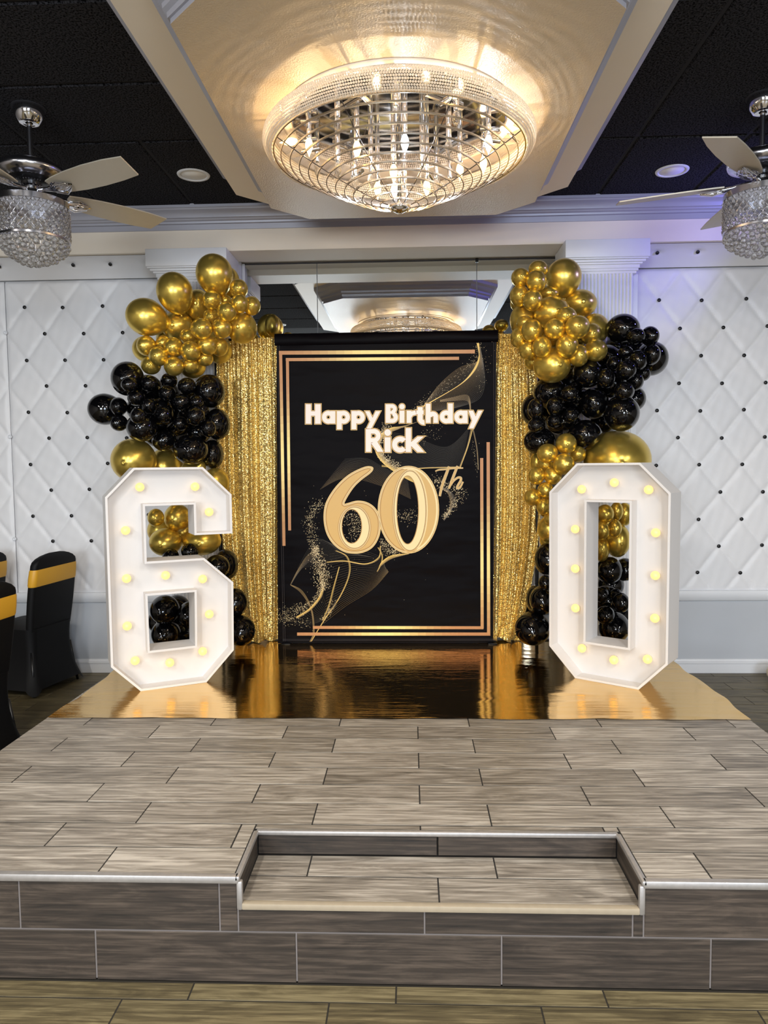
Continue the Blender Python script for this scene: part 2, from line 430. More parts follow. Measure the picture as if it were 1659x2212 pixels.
# recessed ceiling lights (off)
M_lens = simple('opal_lens', S(240,238,234), 0.5)
for (x, y, lab) in ((-1.315, 4.50, 'white round recessed ceiling light left of the crystal chandelier'), (1.612, 4.62, 'white round recessed ceiling light right of the crystal chandelier'),
                    (-1.66, 1.9, 'white round recessed ceiling light nearer the camera, seen only in the wall mirror')):
    t = thing('recessed_light', lab, 'ceiling light', (x, y, ZC))
    obj('trim_ring', MB().lathe([(0.078,0.002),(0.078,-0.004),(0.082,-0.007),(0.096,-0.005),(0.100,0.002)], 40, cap=False), M_trimw, t, True)
    obj('lens', MB().lathe([(0.0,-0.003),(0.079,-0.002),(0.079,0.003)], 40, cap=False), M_lens, t, True)

# pilasters
def pilaster(cx, label):
    t = thing('pilaster', label, 'column', (cx, 5.2, 0))
    def W_(mb): return [(x-cx, y-5.2, z) for x, y, z in mb.v]
    sh = MB(); hw = 0.205; n = 16
    sh.box(cx-hw-0.03, cx+hw+0.045, 5.16, 5.36, 0, 2.86)
    vs = []; seg = 6; prof = [(cx-hw, 5.16)]
    for k in range(n):
        a0 = cx-hw+0.012+(2*hw-0.024)*k/n; w = (2*hw-0.024)/n
        for q in range(seg+1):
            a = PI*q/seg; prof.append((a0+w/2-w*0.46*math.cos(a), 5.085-0.010*math.sin(a)))
    prof.append((cx+hw, 5.16))
    sh.prism([(x, y) for x, y in prof], 0, 2.86, 'z')
    o = wobj('fluted_shaft', sh, M_trimw, t, 40)
    cp = MB()
    steps = [(0.215,5.075,2.845,2.866),(0.225,5.066,2.862,2.880),(0.232,5.060,2.878,2.905),(0.247,5.046,2.902,2.916),(0.263,5.030,2.914,2.930),(0.276,5.010,2.928,2.938),(0.281,4.998,2.937,3.055)]
    for h, y, a, b in steps: cp.cbox(cx-h, cx+h, y, 5.355, a, b, 0.0035)
    wobj('capital', cp, M_trimw, t, 40)
    bs = MB()
    for h, y, a, b in ((0.27,5.02,0,0.14),(0.25,5.04,0.138,0.17),(0.225,5.066,0.168,0.19)): bs.cbox(cx-h, cx+h, y, 5.355, a, b, 0.004)
    wobj('base', bs, M_trimw, t, 40)
    return t
pilaster(-1.53, 'white fluted pilaster left of the mirror, behind the gold balloons')
pilaster(1.328, 'white fluted pilaster right of the mirror, behind the gold and black balloons')

# mirror in the alcove
mt = thing('wall_mirror', 'large frameless wall mirror in three panes behind the birthday banner', 'mirror', (-0.08, YM, 0.4))
for a, b in ((-1.245, -0.703), (-0.697, 0.501), (0.507, 1.085)):
    wobj('mirror_pane', MB().slab(a, b, -0.003, 0.003, 0.40, 3.085, 0.0005), M_mirror, mt).location = (0.08, 0, -0.4)
wobj('frame_strip', MB().cbox(-1.268, -1.247, YM-0.02, YM+0.01, 0.4, 3.09, 0.003), M_trimw, mt)
wobj('frame_strip', MB().cbox(1.087, 1.098, YM-0.02, YM+0.01, 0.4, 3.09, 0.003), M_trimw, mt)
wobj('top_channel', MB().box(-1.25, 1.09, YM-0.008, YM+0.006, 3.0855, 3.0905), simple('dark_channel', S(60,56,60), 0.4, metal=0.6), mt)
wobj('mirror_clip', MB().cbox(0.494, 0.516, YM-0.014, YM-0.003, 3.070, 3.098, 0.002), M_black, mt)

# ------------------------------------------------------------------ stage
NX0, NX1, NY = -0.527, 0.672, 2.345       # the step cut into the stage front
ZT = 0.252                                # top of the step
stage = thing('stage', 'low stage of grey wood-look planks with a step cut into its front', 'stage', ((SX0+SX1)/2, 3.5, 0))
sb = MB(); e = 0.012
sb.box(SX0+e, SX1-e, NY+e, SY1, -0.01, ZS-0.0016)
sb.box(SX0+e, NX0-e, Y0+e, NY+e, -0.01, ZS-0.0016); sb.box(NX1+e, SX1-e, Y0+e, NY+e, -0.01, ZS-0.0016)
sb.box(NX0-e, NX1+e, Y0+e, NY+e, -0.01, ZT-0.0016)
wobj('platform', sb, M_stagebase, stage)
PL, PW, GAP = 0.612, 0.1555, 0.0052
pcache = {}
def plank(name, x0, x1, y0, y1, z, mat, root, cache=True, thick=0.012):
    lx, ly = round(x1-x0-GAP, 3), round(y1-y0-GAP, 3)
    if lx < 0.012 or ly < 0.008: return
    k = (lx, ly, mat.name)
    if k not in pcache: pcache[k] = MB().slab(-lx/2, lx/2, -ly/2, ly/2, -thick, 0, 0.0004).mesh(name, mat)
    dz = random.uniform(-0.0005, 0.0005)
    return link(name, pcache[k], root, Vector(((x0+x1)/2, (y0+y1)/2, z+dz)) - root.location)
k = 0
while Y0 + k*PW < SY1-0.02:
    ya, yb = Y0+k*PW, min(Y0+(k+1)*PW, SY1)
    off = -0.9598 if k % 2 == 0 else -1.2016
    x = off-3*PL
    while x < SX1:
        xa, xb = max(x, SX0), min(x+PL, SX1); x += PL
        if xb-xa < 0.02: continue
        if ya < NY and xb > NX0-e and xa < NX1+e:
            if xa < NX0-e: plank('plank', xa, NX0-e, ya, yb, ZS, M_plank, stage)
            if xb > NX1+e: plank('plank', NX1+e, xb, ya, yb, ZS, M_plank, stage)
            if yb > NY+e: plank('plank', max(xa, NX0-e), min(xb, NX1+e), NY+e, yb, ZS, M_plank, stage)
        else: plank('plank', xa, xb, ya, yb, ZS, M_plank, stage)
    k += 1
# step tread planks
for ya, yb, js in ((2.09, 2.2215, (NX0, 0.075, NX1)), (2.2215, NY, (NX0, -0.343, 0.264, NX1))):
    for a, b in zip(js, js[1:]): plank('plank', a, b, ya, yb, ZT, M_plank, stage)
# riser tiles (standing planks)
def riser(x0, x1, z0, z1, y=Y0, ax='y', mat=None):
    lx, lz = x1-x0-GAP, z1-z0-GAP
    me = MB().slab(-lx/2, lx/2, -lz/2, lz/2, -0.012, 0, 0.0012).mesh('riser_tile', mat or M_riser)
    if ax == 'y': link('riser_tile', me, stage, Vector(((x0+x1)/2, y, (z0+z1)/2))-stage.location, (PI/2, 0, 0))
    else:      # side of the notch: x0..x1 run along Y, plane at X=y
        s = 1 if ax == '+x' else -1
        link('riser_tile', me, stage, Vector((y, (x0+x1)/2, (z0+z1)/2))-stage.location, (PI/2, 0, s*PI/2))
ZJ = 0.160
def run(js, x0, x1, z0, z1, y=Y0):
    c = [x0]+[j for j in js if x0+0.02 < j < x1-0.02]+[x1]
    for a, b in zip(c, c[1:]): riser(a, b, z0, z1, y)
J1 = [-1.202, -0.587, 0.030, 0.644, 1.258]; J2 = [-1.583, -0.971, -0.356, 0.259, 0.873, 1.485]
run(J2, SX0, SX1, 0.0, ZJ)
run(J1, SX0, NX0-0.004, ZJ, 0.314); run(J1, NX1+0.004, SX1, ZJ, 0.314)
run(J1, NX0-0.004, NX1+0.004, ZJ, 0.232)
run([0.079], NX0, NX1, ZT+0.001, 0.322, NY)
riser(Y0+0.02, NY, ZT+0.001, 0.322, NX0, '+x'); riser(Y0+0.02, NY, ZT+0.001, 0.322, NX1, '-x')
gr2 = MB().box(SX0, NX0-0.006, Y0+0.0025, Y0+0.013, 0.006, 0.318).box(NX1+0.006, SX1, Y0+0.0025, Y0+0.013, 0.006, 0.318).box(NX0-0.006, NX1+0.006, Y0+0.0025, Y0+0.013, 0.006, 0.235)
wobj('riser_grout', gr2, M_grout, stage)
# aluminium edging
def edging(x0, x1, y0, y1, z0, z1, c=0.005, mat=None):
    wobj('metal_edging', MB().cbox(x0, x1, y0, y1, z0, z1, c), mat or M_alu, stage, 40)
edging(SX0, NX0+0.002, Y0-0.010, Y0+0.013, 0.3145, ZS+0.0015)
edging(NX1-0.002, SX1, Y0-0.010, Y0+0.013, 0.3145, ZS+0.0015)
edging(NX0-0.004, NX1+0.004, NY-0.006, NY+0.012, 0.3215, ZS+0.0015)
edging(NX0-0.012, NX0+0.005, Y0-0.010, NY, 0.3215, ZS+0.0015); edging(NX1-0.005, NX1+0.012, Y0-0.010, NY, 0.3215, ZS+0.0015)
edging(NX0-0.006, NX0+0.012, Y0-0.008, Y0+0.010, 0.232, 0.322); edging(NX1-0.012, NX1+0.006, Y0-0.008, Y0+0.010, 0.232, 0.322)
edging(NX0+0.010, NX1-0.010, Y0-0.009, Y0+0.014, 0.234, ZT+0.001, 0.003, M_stepedge)
# plain side skirts
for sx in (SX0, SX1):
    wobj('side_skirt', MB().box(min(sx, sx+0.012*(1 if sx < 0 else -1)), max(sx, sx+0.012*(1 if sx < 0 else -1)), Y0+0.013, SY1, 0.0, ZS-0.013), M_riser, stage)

# ------------------------------------------------------------------ floor planks
fcount = 0
def floor_rows(x0, x1, y0, y1):
    global fcount
    k = math.floor((y0-2.003)/PW)
    while 2.003+k*PW < y1-0.01:
        ya, yb = max(2.003+k*PW, y0), min(2.003+(k+1)*PW, y1)
        off = (-0.668 if k % 2 == 0 else -0.862)
        x = off-PL*6
        while x < x1:
            xa, xb = max(x, x0), min(x+PL, x1); x += PL
            if xb-xa > 0.02 and yb-ya > 0.02:
                plank('plank', xa, xb, ya, yb, 0.0, M_fplank, fl); fcount += 1
        k += 1
# the rest of the hall's floor, out of the picture, in the same tile
for a, b, c, d in ((XL, -3.605, YF, YW), (3.055, XR, YF, YW), (-3.605, 3.055, YF, 1.375), (-3.605, -3.125, 1.375, 2.195), (2.755, 3.055, 1.375, 2.195)):
    obj('tile_field', MB().box(a, b, c, d, -0.010, 0.0), M_fplank, fl)
floor_rows(-3.12, 2.75, 1.38, Y0-0.004)
floor_rows(-3.60, SX0-0.002, 2.20, YW-0.016)
floor_rows(SX1+0.002, 3.05, 2.20, YW-0.016)

# ------------------------------------------------------------------ gold foil runner on the stage
def foil_mat():
    m, nt, b = new_mat('gold_foil'); L = nt.links.new
    b.inputs['Base Color'].default_value = (0.78, 0.51, 0.17, 1); b.inputs['Metallic'].default_value = 1; b.inputs['Roughness'].default_value = 0.085
    tc = N(nt, 'ShaderNodeTexCoord')
    mp = N(nt, 'ShaderNodeMapping'); mp.inputs['Scale'].default_value = (2.2, 40, 1); L(tc.outputs['Object'], mp.inputs['Vector'])
    n1 = N(nt, 'ShaderNodeTexNoise'); n1.inputs['Scale'].default_value = 2.0; n1.inputs['Detail'].default_value = 4; L(mp.outputs[0], n1.inputs['Vector'])
    n2 = N(nt, 'ShaderNodeTexNoise'); n2.inputs['Scale'].default_value = 90; n2.inputs['Detail'].default_value = 2; L(tc.outputs['Object'], n2.inputs['Vector'])
    a = N(nt, 'ShaderNodeMath', operation='MULTIPLY_ADD'); a.inputs[1].default_value = 0.03; L(n2.outputs['Fac'], a.inputs[0]); L(n1.outputs['Fac'], a.inputs[2])
    bp = N(nt, 'ShaderNodeBump'); bp.inputs['Strength'].default_value = 0.26; bp.inputs['Distance'].default_value = 0.004
    L(a.outputs[0], bp.inputs['Height']); L(bp.outputs['Normal'], b.inputs['Normal'])
    return m
M_foil = foil_mat()
FX0, FX1, FY0, FY1 = -1.79, 1.606, 3.415, 4.975
nx, ny = 150, 90; vs = []; fs = []
rnd = random.Random(5)
creases = [(rnd.uniform(FX0, FX1), rnd.uniform(FY0, FY1), rnd.uniform(-0.35, 0.35), rnd.uniform(0.1, 0.5), rnd.uniform(-1, 1)) for _ in range(70)]
seams = [3.53, 3.66, 3.83, 4.02, 4.24, 4.50, 4.74]
for j in range(ny+1):
    y = FY0+(FY1-FY0)*j/ny
    for i in range(nx+1):
        x = FX0+(FX1-FX0)*i/nx
        z = ZS+0.0025
        for cx, cy, a, l, s in creases:
            u = (x-cx)*math.cos(a)+(y-cy)*math.sin(a); w = -(x-cx)*math.sin(a)+(y-cy)*math.cos(a)
            if abs(u) < l and abs(w) < 0.06: z += 0.0016*(1-(u/l)**2)*math.exp(-(w/0.018)**2)*(0.6+0.4*s)
        for s in seams: z += 0.0006*math.exp(-((y-s-0.01*math.sin(x*2))/0.008)**2)
        ed = min(x-FX0, FX1-x, y-FY0)
        if ed < 0.05: z += 0.0012*(1+math.sin(x*23+y*31))*(1-ed/0.05)
        ye = y + (0.004*math.sin(x*9)+0.003*math.sin(x*23+1))*(1 if j == 0 else 0)
        xe = x + (0.008*math.sin(y*7)+0.005*math.sin(y*19))*(1 if i in (0, nx) else 0)
        vs.append((xe, ye, z))
for j in range(ny):
    for i in range(nx):
        a = j*(nx+1)+i; fs.append((a, a+1, a+nx+2, a+nx+1))
foil = obj('foil_runner', MB().add(vs, fs), M_foil, None, True, fixn=False)
tag(foil, 'shiny gold foil sheet covering the back of the stage under the banner', 'foil sheet')

# ------------------------------------------------------------------ crystal chandelier
def pearl():
    m, nt, b = new_mat('crystal_beads'); L = nt.links.new
    b.inputs['Base Color'].default_value = (0.80, 0.73, 0.63, 1); b.inputs['Roughness'].default_value = 0.12; b.inputs['Coat Weight'].default_value = 0.6
    tl = N(nt, 'ShaderNodeBsdfTranslucent'); tl.inputs[0].default_value = (1.0, 0.93, 0.80, 1)
    tr = N(nt, 'ShaderNodeBsdfTransparent')
    m1 = N(nt, 'ShaderNodeMixShader'); m1.inputs[0].default_value = 0.30; L(b.outputs[0], m1.inputs[1]); L(tl.outputs[0], m1.inputs[2])
    m2 = N(nt, 'ShaderNodeMixShader'); m2.inputs[0].default_value = 0.10; L(m1.outputs[0], m2.inputs[1]); L(tr.outputs[0], m2.inputs[2])
    L(m2.outputs[0], nt.nodes['Material Output'].inputs[0]); return m
M_bead = pearl()
def clear_crystal():
    m, nt, b = new_mat('clear_crystal'); L = nt.links.new
    b.inputs['Base Color'].default_value = (1, 1, 1, 1); b.inputs['Roughness'].default_value = 0.0; b.inputs['Transmission Weight'].default_value = 1.0; b.inputs['IOR'].default_value = 1.45
    g_ = N(nt, 'ShaderNodeBsdfGlossy'); g_.inputs['Roughness'].default_value = 0.08
    lw = N(nt, 'ShaderNodeLayerWeight'); lw.inputs[0].default_value = 0.45
    x1 = N(nt, 'ShaderNodeMixShader'); L(lw.outputs['Facing'], x1.inputs[0]); L(b.outputs[0], x1.inputs[1]); L(g_.outputs[0], x1.inputs[2])
    t_ = N(nt, 'ShaderNodeBsdfTransparent'); x2 = N(nt, 'ShaderNodeMixShader'); x2.inputs[0].default_value = 0.3; L(x1.outputs[0], x2.inputs[1]); L(t_.outputs[0], x2.inputs[2])
    L(x2.outputs[0], nt.nodes['Material Output'].inputs[0]); return m
M_crystal = clear_crystal()
def lit_bulb(name, col, st):
    m, nt, b = new_mat(name); L = nt.links.new; nt.nodes.remove(b)
    e_ = N(nt, 'ShaderNodeEmission'); e_.inputs[0].default_value = col; e_.inputs[1].default_value = st
    t_ = N(nt, 'ShaderNodeBsdfTransparent'); x_ = N(nt, 'ShaderNodeMixShader'); x_.inputs[0].default_value = 0.35
    L(t_.outputs[0], x_.inputs[1]); L(e_.outputs[0], x_.inputs[2]); L(x_.outputs[0], nt.nodes['Material Output'].inputs[0]); return m
M_warm = lit_bulb('warm_bulb', (1.0, 0.62, 0.22, 1), 14)
M_cool = lit_bulb('cool_bulb', (0.82, 0.90, 1.0, 1), 16)
M_clear = glass('clear_bulb', (1, 1, 1, 1), 0.0, 1.35, 0.5)
M_ring = simple('polished_ring', S(216,212,206), 0.16, metal=1.0)
M_rib = simple('dark_rib_wire', S(70,64,60), 0.3, metal=0.8)
CX, CY = -0.042, 3.285
RO, RI, ZB0, ZB1 = 0.588, 0.548, 2.924, 3.006
ch = thing('chandelier', 'large round crystal flush chandelier with lit candle bulbs in a ringed cage', 'chandelier', (CX, CY, Z2))
def C_(v): return (v[0], v[1], v[2]-Z2)
obj('ceiling_plate', MB().lathe([(0.0,-0.004),(0.48,-0.004),(0.500,-0.008),(0.510,-0.004),(0.510,0.001)], 72, cap=False), M_cream, ch, 40)
obj('mirror_plate', MB().lathe([(0.0,-0.020),(0.462,-0.020),(0.466,-0.016),(0.466,-0.004)], 72, cap=False), M_chrome, ch, 40)
for k in range(6):
    a = 2*PI*k/6+0.15
    obj('spacer', MB().tube([C_((0.475*math.cos(a), 0.475*math.sin(a), Z2-0.008)), C_((0.545*math.cos(a), 0.545*math.sin(a), ZB1-0.012))], 0.006), M_ring, ch, True)
def tor(r, z, w, h, n=96):
    return MB().lathe([(r-w,z-h),(r+w,z-h),(r+w,z+h),(r-w,z+h),(r-w,z-h)], n, cap=False)
obj('rim_band', tor(RI, ZB0-Z2, 0.003, 0.006), M_ring, ch, 40)
obj('rim_band', tor(RI+0.006, ZB1-Z2, 0.003, 0.004), M_ring, ch, 40)
# crystal band: rows of faceted beads on a curved band
bd = MB(); bm = bmesh.new(); bmesh.ops.create_icosphere(bm, subdivisions=1, radius=1.0)
iv = [v.co.copy() for v in bm.verts]; bm.verts.index_update(); iF = [[v.index for v in f.verts] for f in bm.faces]; bm.free()
rows = 12
for q in range(rows):
    t = q/(rows-1); a = R(-78)+R(156)*t
    rr = RI+0.004+0.038*math.cos(a); zz = (ZB0+ZB1)/2+0.043*math.sin(a)
    nb = int(2*PI*rr/0.0100)
    for k in range(nb):
        b_ = 2*PI*(k+0.5*(q % 2))/nb; s = 0.0052*random.uniform(0.92, 1.05)
        rt = Matrix.Rotation(random.uniform(0, 6), 3, 'Z')
        c = Vector((rr*math.cos(b_), rr*math.sin(b_), zz-Z2))
        bd.add([c+rt @ v*s for v in iv], iF)
o = obj('crystal_band', bd, M_bead, ch, fixn=False); o['kind'] = 'stuff'
# cage of rings narrowing to the finial
def cage(r): return 2.690+0.232*(max(0, r)/RI)**1.35
NR = 14
for k in range(1, NR):
    r = RI*(1-k/NR)+0.008
    z = cage(r)
    obj('cage_ring', tor(r, z-Z2, 0.0018, 0.0042, 72), M_ring, ch, 40)
for k in range(8):
    a = 2*PI*(k+0.5)/8
    pts = [C_((r*math.cos(a), r*math.sin(a), cage(r)+0.003)) for r in [RI*i/10 for i in range(1, 11)]]
    obj('cage_rib', MB().tube(pts, 0.0022, 6), M_rib, ch, True)
obj('finial', MB().lathe([(0.0,2.672-Z2),(0.012,2.674-Z2),(0.030,2.683-Z2),(0.040,2.693-Z2),(0.041,2.699-Z2),(0.03,2.702-Z2),(0.0,2.703-Z2)], 32, cap=False), M_chrome, ch, True)
obj('centre_stem', MB().tube([(0,0,-0.02),(0,0,2.70-Z2)], 0.010, 12), M_chrome, ch, True)
# candles hanging under the mirror plate, and a few lying sideways by the rim
BULB = [(0.0,0.0),(0.0075,-0.001),(0.013,-0.012),(0.0165,-0.026),(0.0155,-0.040),(0.010,-0.055),(0.004,-0.068),(0.0008,-0.078),(0.0,-0.080)]
b_me = {n: MB().lathe(BULB, 16, cap=False).mesh('bulb', m, True) for n, m in (('w', M_warm), ('c', M_cool), ('o', M_clear))}
def candle(x, y, ztop, zend, kind):
    ln = ztop-zend
    s = obj('candle_sleeve', MB().lathe([(0.0,0),(0.011,0),(0.011,-ln),(0.008,-ln-0.004),(0.0,-ln-0.004)], 16, cap=False), M_chrome, ch, 40, loc=(x, y, ztop-Z2))
    link('bulb', b_me[kind], s, (0, 0, -ln-0.003))
    if kind != 'o':
        l = bpy.data.lights.new('bulb_light', 'POINT'); l.energy = 5.5; l.shadow_soft_size = 0.007
        l.color = (1.0, 0.68, 0.34) if kind == 'w' else (0.92, 0.95, 1.0)
        lo = bpy.data.objects.new('bulb_light', l); COL.objects.link(lo); lo.parent = s; lo.location = (0, 0, -ln-0.045)
rnd = random.Random(11)
for n, r, z, kinds, ph in ((6, 0.13, 2.835, 'wowowo', 0.35), (8, 0.27, 2.905, 'wocoowco', 0.1), (10, 0.40, 2.955, 'woooowoooc', 0.3)):
    for k in range(n):
        a = 2*PI*k/n+ph; candle(r*math.cos(a), r*math.sin(a), Z2-0.020, z+rnd.uniform(-0.012, 0.012), kinds[k])
for a, kind in ((3.25, 'w'), (0.02, 'o'), (3.0, 'o'), (-0.25, 'w'), (1.2, 'o'), (2.1, 'o'), (4.4, 'o'), (5.2, 'w')):
    s = obj('candle_sleeve', MB().lathe([(0.0,0),(0.010,0),(0.010,-0.085),(0.0,-0.085)], 14, cap=False), M_chrome, ch, 40, loc=(0.36*math.cos(a), 0.36*math.sin(a), 2.985-Z2), rot=(0, -PI/2, 0))
    s.rotation_euler = Vector((math.cos(a), math.sin(a), -0.12)).to_track_quat('-Z', 'Y').to_euler()
    link('bulb', b_me[kind], s, (0, 0, -0.085))
for a in (0.6, 2.5, 3.9, 5.4):
    obj('socket_bracket', MB().cbox(-0.006, 0.006, -0.10, 0.10, -0.012, 0, 0.001), M_ring, ch, False, loc=(0.3*math.cos(a), 0.3*math.sin(a), -0.022), rot=(0, 0, a))

# ------------------------------------------------------------------ ceiling fans with crystal drums
M_blade = simple('champagne_fan_blade', S(196,188,172), 0.42, metal=0.25, noise=0.03)
def drum_lattice():
    mb = MB(); n = 30; rows = 7; r = 0.168; z0, z1 = -0.482, -0.640
    for k in range(n):
        for s in (1, -1):
            pts = []
            for i in range(rows+1):
                a = 2*PI*(k+s*i/2)/n; z = z0+(z1-z0)*i/rows; pts.append((r*math.cos(a), r*math.sin(a), z))
            mb.tube(pts, 0.0017, 4)
    return mb
def make_fan(label, loc, rotz):
    t = thing('ceiling_fan', label, 'ceiling fan', (loc[0], loc[1], ZC), rotz, 'ceiling fans with crystal drum lights')
    # heights below are measured from the ceiling
    obj('canopy', MB().lathe([(0.070,0.0),(0.072,-0.010),(0.070,-0.030),(0.062,-0.055),(0.048,-0.074),(0.044,-0.078),(0.030,-0.080),(0.018,-0.076)], 40, cap=False), M_chrome, t, 50)
    obj('canopy_plate', MB().lathe([(0.0,-0.001),(0.080,-0.001),(0.080,-0.004),(0.0,-0.004)], 40, cap=False), M_tbar, t, 40)
    obj('downrod', MB().tube([(0,0,-0.06),(0,0,-0.262)], 0.0125, 16), M_satin, t, 60)
    obj('motor_housing', MB().lathe([(0.018,-0.250),(0.030,-0.256),(0.070,-0.262),(0.125,-0.276),(0.152,-0.292),(0.160,-0.312),(0.152,-0.332),(0.118,-0.346),(0.112,-0.350)], 48, cap=False), M_satin, t, 50)
    vent = MB(); vent.lathe([(0.112,-0.348),(0.095,-0.366),(0.062,-0.372),(0.0,-0.374)], 40, cap=False)
    v = obj('vent_ring', vent, M_black, t, 50)
    fins = MB()
    for k in range(40):
        a = 2*PI*k/40; ca, sa = math.cos(a), math.sin(a); w = 0.0026
        fins.add([(0.112*ca-w*sa, 0.112*sa+w*ca, -0.349), (0.112*ca+w*sa, 0.112*sa-w*ca, -0.349), (0.080*ca+w*sa, 0.080*sa-w*ca, -0.371), (0.080*ca-w*sa, 0.080*sa+w*ca, -0.371)], [(0,1,2,3)])
    obj('vent_fins', fins, M_satin, t, fixn=False)
    obj('hub', MB().lathe([(0.05,-0.365),(0.052,-0.380),(0.040,-0.386),(0.042,-0.404),(0.058,-0.410),(0.060,-0.426),(0.046,-0.432),(0.046,-0.458),(0.0,-0.458)], 36, cap=False), M_chrome, t, 50)
    # five blades with leaf-shaped irons
    pb = [(0.165,-0.052),(0.22,-0.064),(0.32,-0.076),(0.45,-0.082),(0.58,-0.078),(0.690,-0.064),(0.660,0.070),(0.56,0.078),(0.44,0.080),(0.32,0.074),(0.22,0.060),(0.165,0.046)]
    bl = MB(); n = len(pb); bl.add([(x, y, 0.003) for x, y in pb]+[(x, y, -0.003) for x, y in pb], [tuple(range(n)), tuple(range(n, 2*n))[::-1]]+[(i, i+n, (i+1) % n+n, (i+1) % n) for i in range(n)])
    bl_me = bl.mesh('blade', M_blade)
    ir = MB(); ir.tube([(0.050,0,0.006),(0.09,0,0.002),(0.13,0,-0.006),(0.17,0,-0.010),(0.20,0,-0.010)], [0.014,0.013,0.016,0.026,0.028], 10, flat=0.6)
    ir.add([(0.145+0.150*u, 0.056*math.sin(PI*min(1, u*1.02))*s*(1-0.25*u), -0.010-0.016*math.sin(PI*u)*(1-abs(s)*0.7)) for u in [i/10 for i in range(11)] for s in (-1, -0.5, 0, 0.5, 1)],
           [(i*5+k, i*5+k+1, (i+1)*5+k+1, (i+1)*5+k) for i in range(10) for k in range(4)])
    for q in range(5):
        ir.tube([(0.165, (q-2)*0.010, -0.018), (0.22, (q-2)*0.021, -0.025), (0.275, (q-2)*0.009, -0.016)], 0.0036, 6)
    ir_me = ir.mesh('blade_iron', M_chrome, 60)
    for k in range(5):
        b = link('blade', bl_me, t, (0, 0, -0.412), (R(-11), 0, 2*PI*k/5), (1, 1, 1))
        b.rotation_euler = (Matrix.Rotation(2*PI*k/5, 3, 'Z') @ Matrix.Rotation(R(-12), 3, 'X')).to_euler()
        link('blade_iron', ir_me, b, (0, 0, 0))
    # drum: bands, lattice, beads
    obj('drum_band', MB().lathe([(0.166,-0.455),(0.170,-0.457),(0.170,-0.484),(0.166,-0.486),(0.164,-0.484),(0.164,-0.457),(0.166,-0.455)], 56, cap=False), M_satin, t, 40)
    obj('drum_band', MB().lathe([(0.166,-0.638),(0.170,-0.640),(0.170,-0.650),(0.166,-0.652),(0.164,-0.650),(0.164,-0.640),(0.166,-0.638)], 56, cap=False), M_satin, t, 40)
    obj('drum_top', MB().lathe([(0.0,-0.458),(0.165,-0.458),(0.165,-0.462),(0.0,-0.462)], 48, cap=False), M_satin, t, 40)
    obj('wire_lattice', drum_lattice(), M_satin, t, True, fixn=False)
    bead = MB().ico((0,0,0), 0.0098, 2).mesh('crystal_bead', M_crystal, True)
    for i in range(7):
        for k in range(30):
            a = 2*PI*(k+(0.5 if i % 2 else 0))/30; link('crystal_bead', bead, t, (0.166*math.cos(a), 0.166*math.sin(a), -0.482-0.158*(i+0.5)/7))
    cb = MB().ball((0,0,0), 0.0150, 14, 9).mesh('crystal_ball', M_crystal, True)
    rn = random.Random(3)
    for r, n_, z in ((0.156, 27, -0.668), (0.146, 22, -0.690), (0.126, 18, -0.707), (0.104, 15, -0.722), (0.080, 12, -0.737), (0.054, 8, -0.750), (0.026, 4, -0.762)):
        for k in range(n_):
            a = 2*PI*(k+rn.uniform(-.15, .15))/n_; link('crystal_ball', cb, t, (r*math.cos(a), r*math.sin(a), z+rn.uniform(-0.006, 0.006)))
    hg = MB()
    for k in range(18):
        a = 2*PI*k/18; hg.tube([(0.1*math.cos(a), 0.1*math.sin(a), -0.462), (0.1*math.cos(a), 0.1*math.sin(a), -0.71)], 0.0007, 4)
    obj('hanging_wires', hg, M_satin, t)
    return t
make_fan('chrome ceiling fan with crystal drum light, left of the chandelier', (-1.875, 3.63), R(-26))
make_fan('chrome ceiling fan with crystal drum light, right of the chandelier', (1.735, 3.73), R(231))

# ------------------------------------------------------------------ marquee digits
M_white = simple('white_painted_wood', S(216,213,211), 0.45, noise=0.01, nscale=9)
M_globe = emit('lit_globe_bulb', (1.0, 0.64, 0.22, 1), 1.05, (0.5, 0.36, 0.16, 1))
M_brass = simple('bulb_collar', S(238,230,214), 0.4)
def offset_poly(p, d):
    """inset a counter-clockwise polygon by d"""
    n = len(p); out = []
    for i in range(n):
        a, b, c = Vector(p[i-1]), Vector(p[i]), Vector(p[(i+1) % n])
        e1 = (b-a).normalized(); e2 = (c-b).normalized()
        n1 = Vector((-e1.y, e1.x)); n2 = Vector((-e2.y, e2.x))
        k = 1/max(0.2, 1+n1.dot(n2)); out.append(tuple(b+(n1+n2)*d*k))
    return out
def ccw(p):
    a = sum(p[i-1][0]*p[i][1]-p[i][0]*p[i-1][1] for i in range(len(p)))
    return p if a > 0 else p[::-1]
DT = 0.180; PANEL = 0.088
def wall_strip(p, inset, d0, d1):
    """a wall of thickness |inset| that follows an outline, front edge at d0, back at d1 (local +Y is back)"""
    q = offset_poly(p, inset); n = len(p); mb = MB()
    for (u0, w0), (u1, w1), (s0, t0), (s1, t1) in zip(p, p[1:]+p[:1], q, q[1:]+q[:1]):
        v = [(u0,d0,w0),(u1,d0,w1),(s1,d0,t1),(s0,d0,t0),(u0,d1,w0),(u1,d1,w1),(s1,d1,t1),(s0,d1,t0)]
        mb.add(v, [(0,1,2,3),(7,6,5,4),(0,4,5,1),(3,2,6,7)])
    return mb
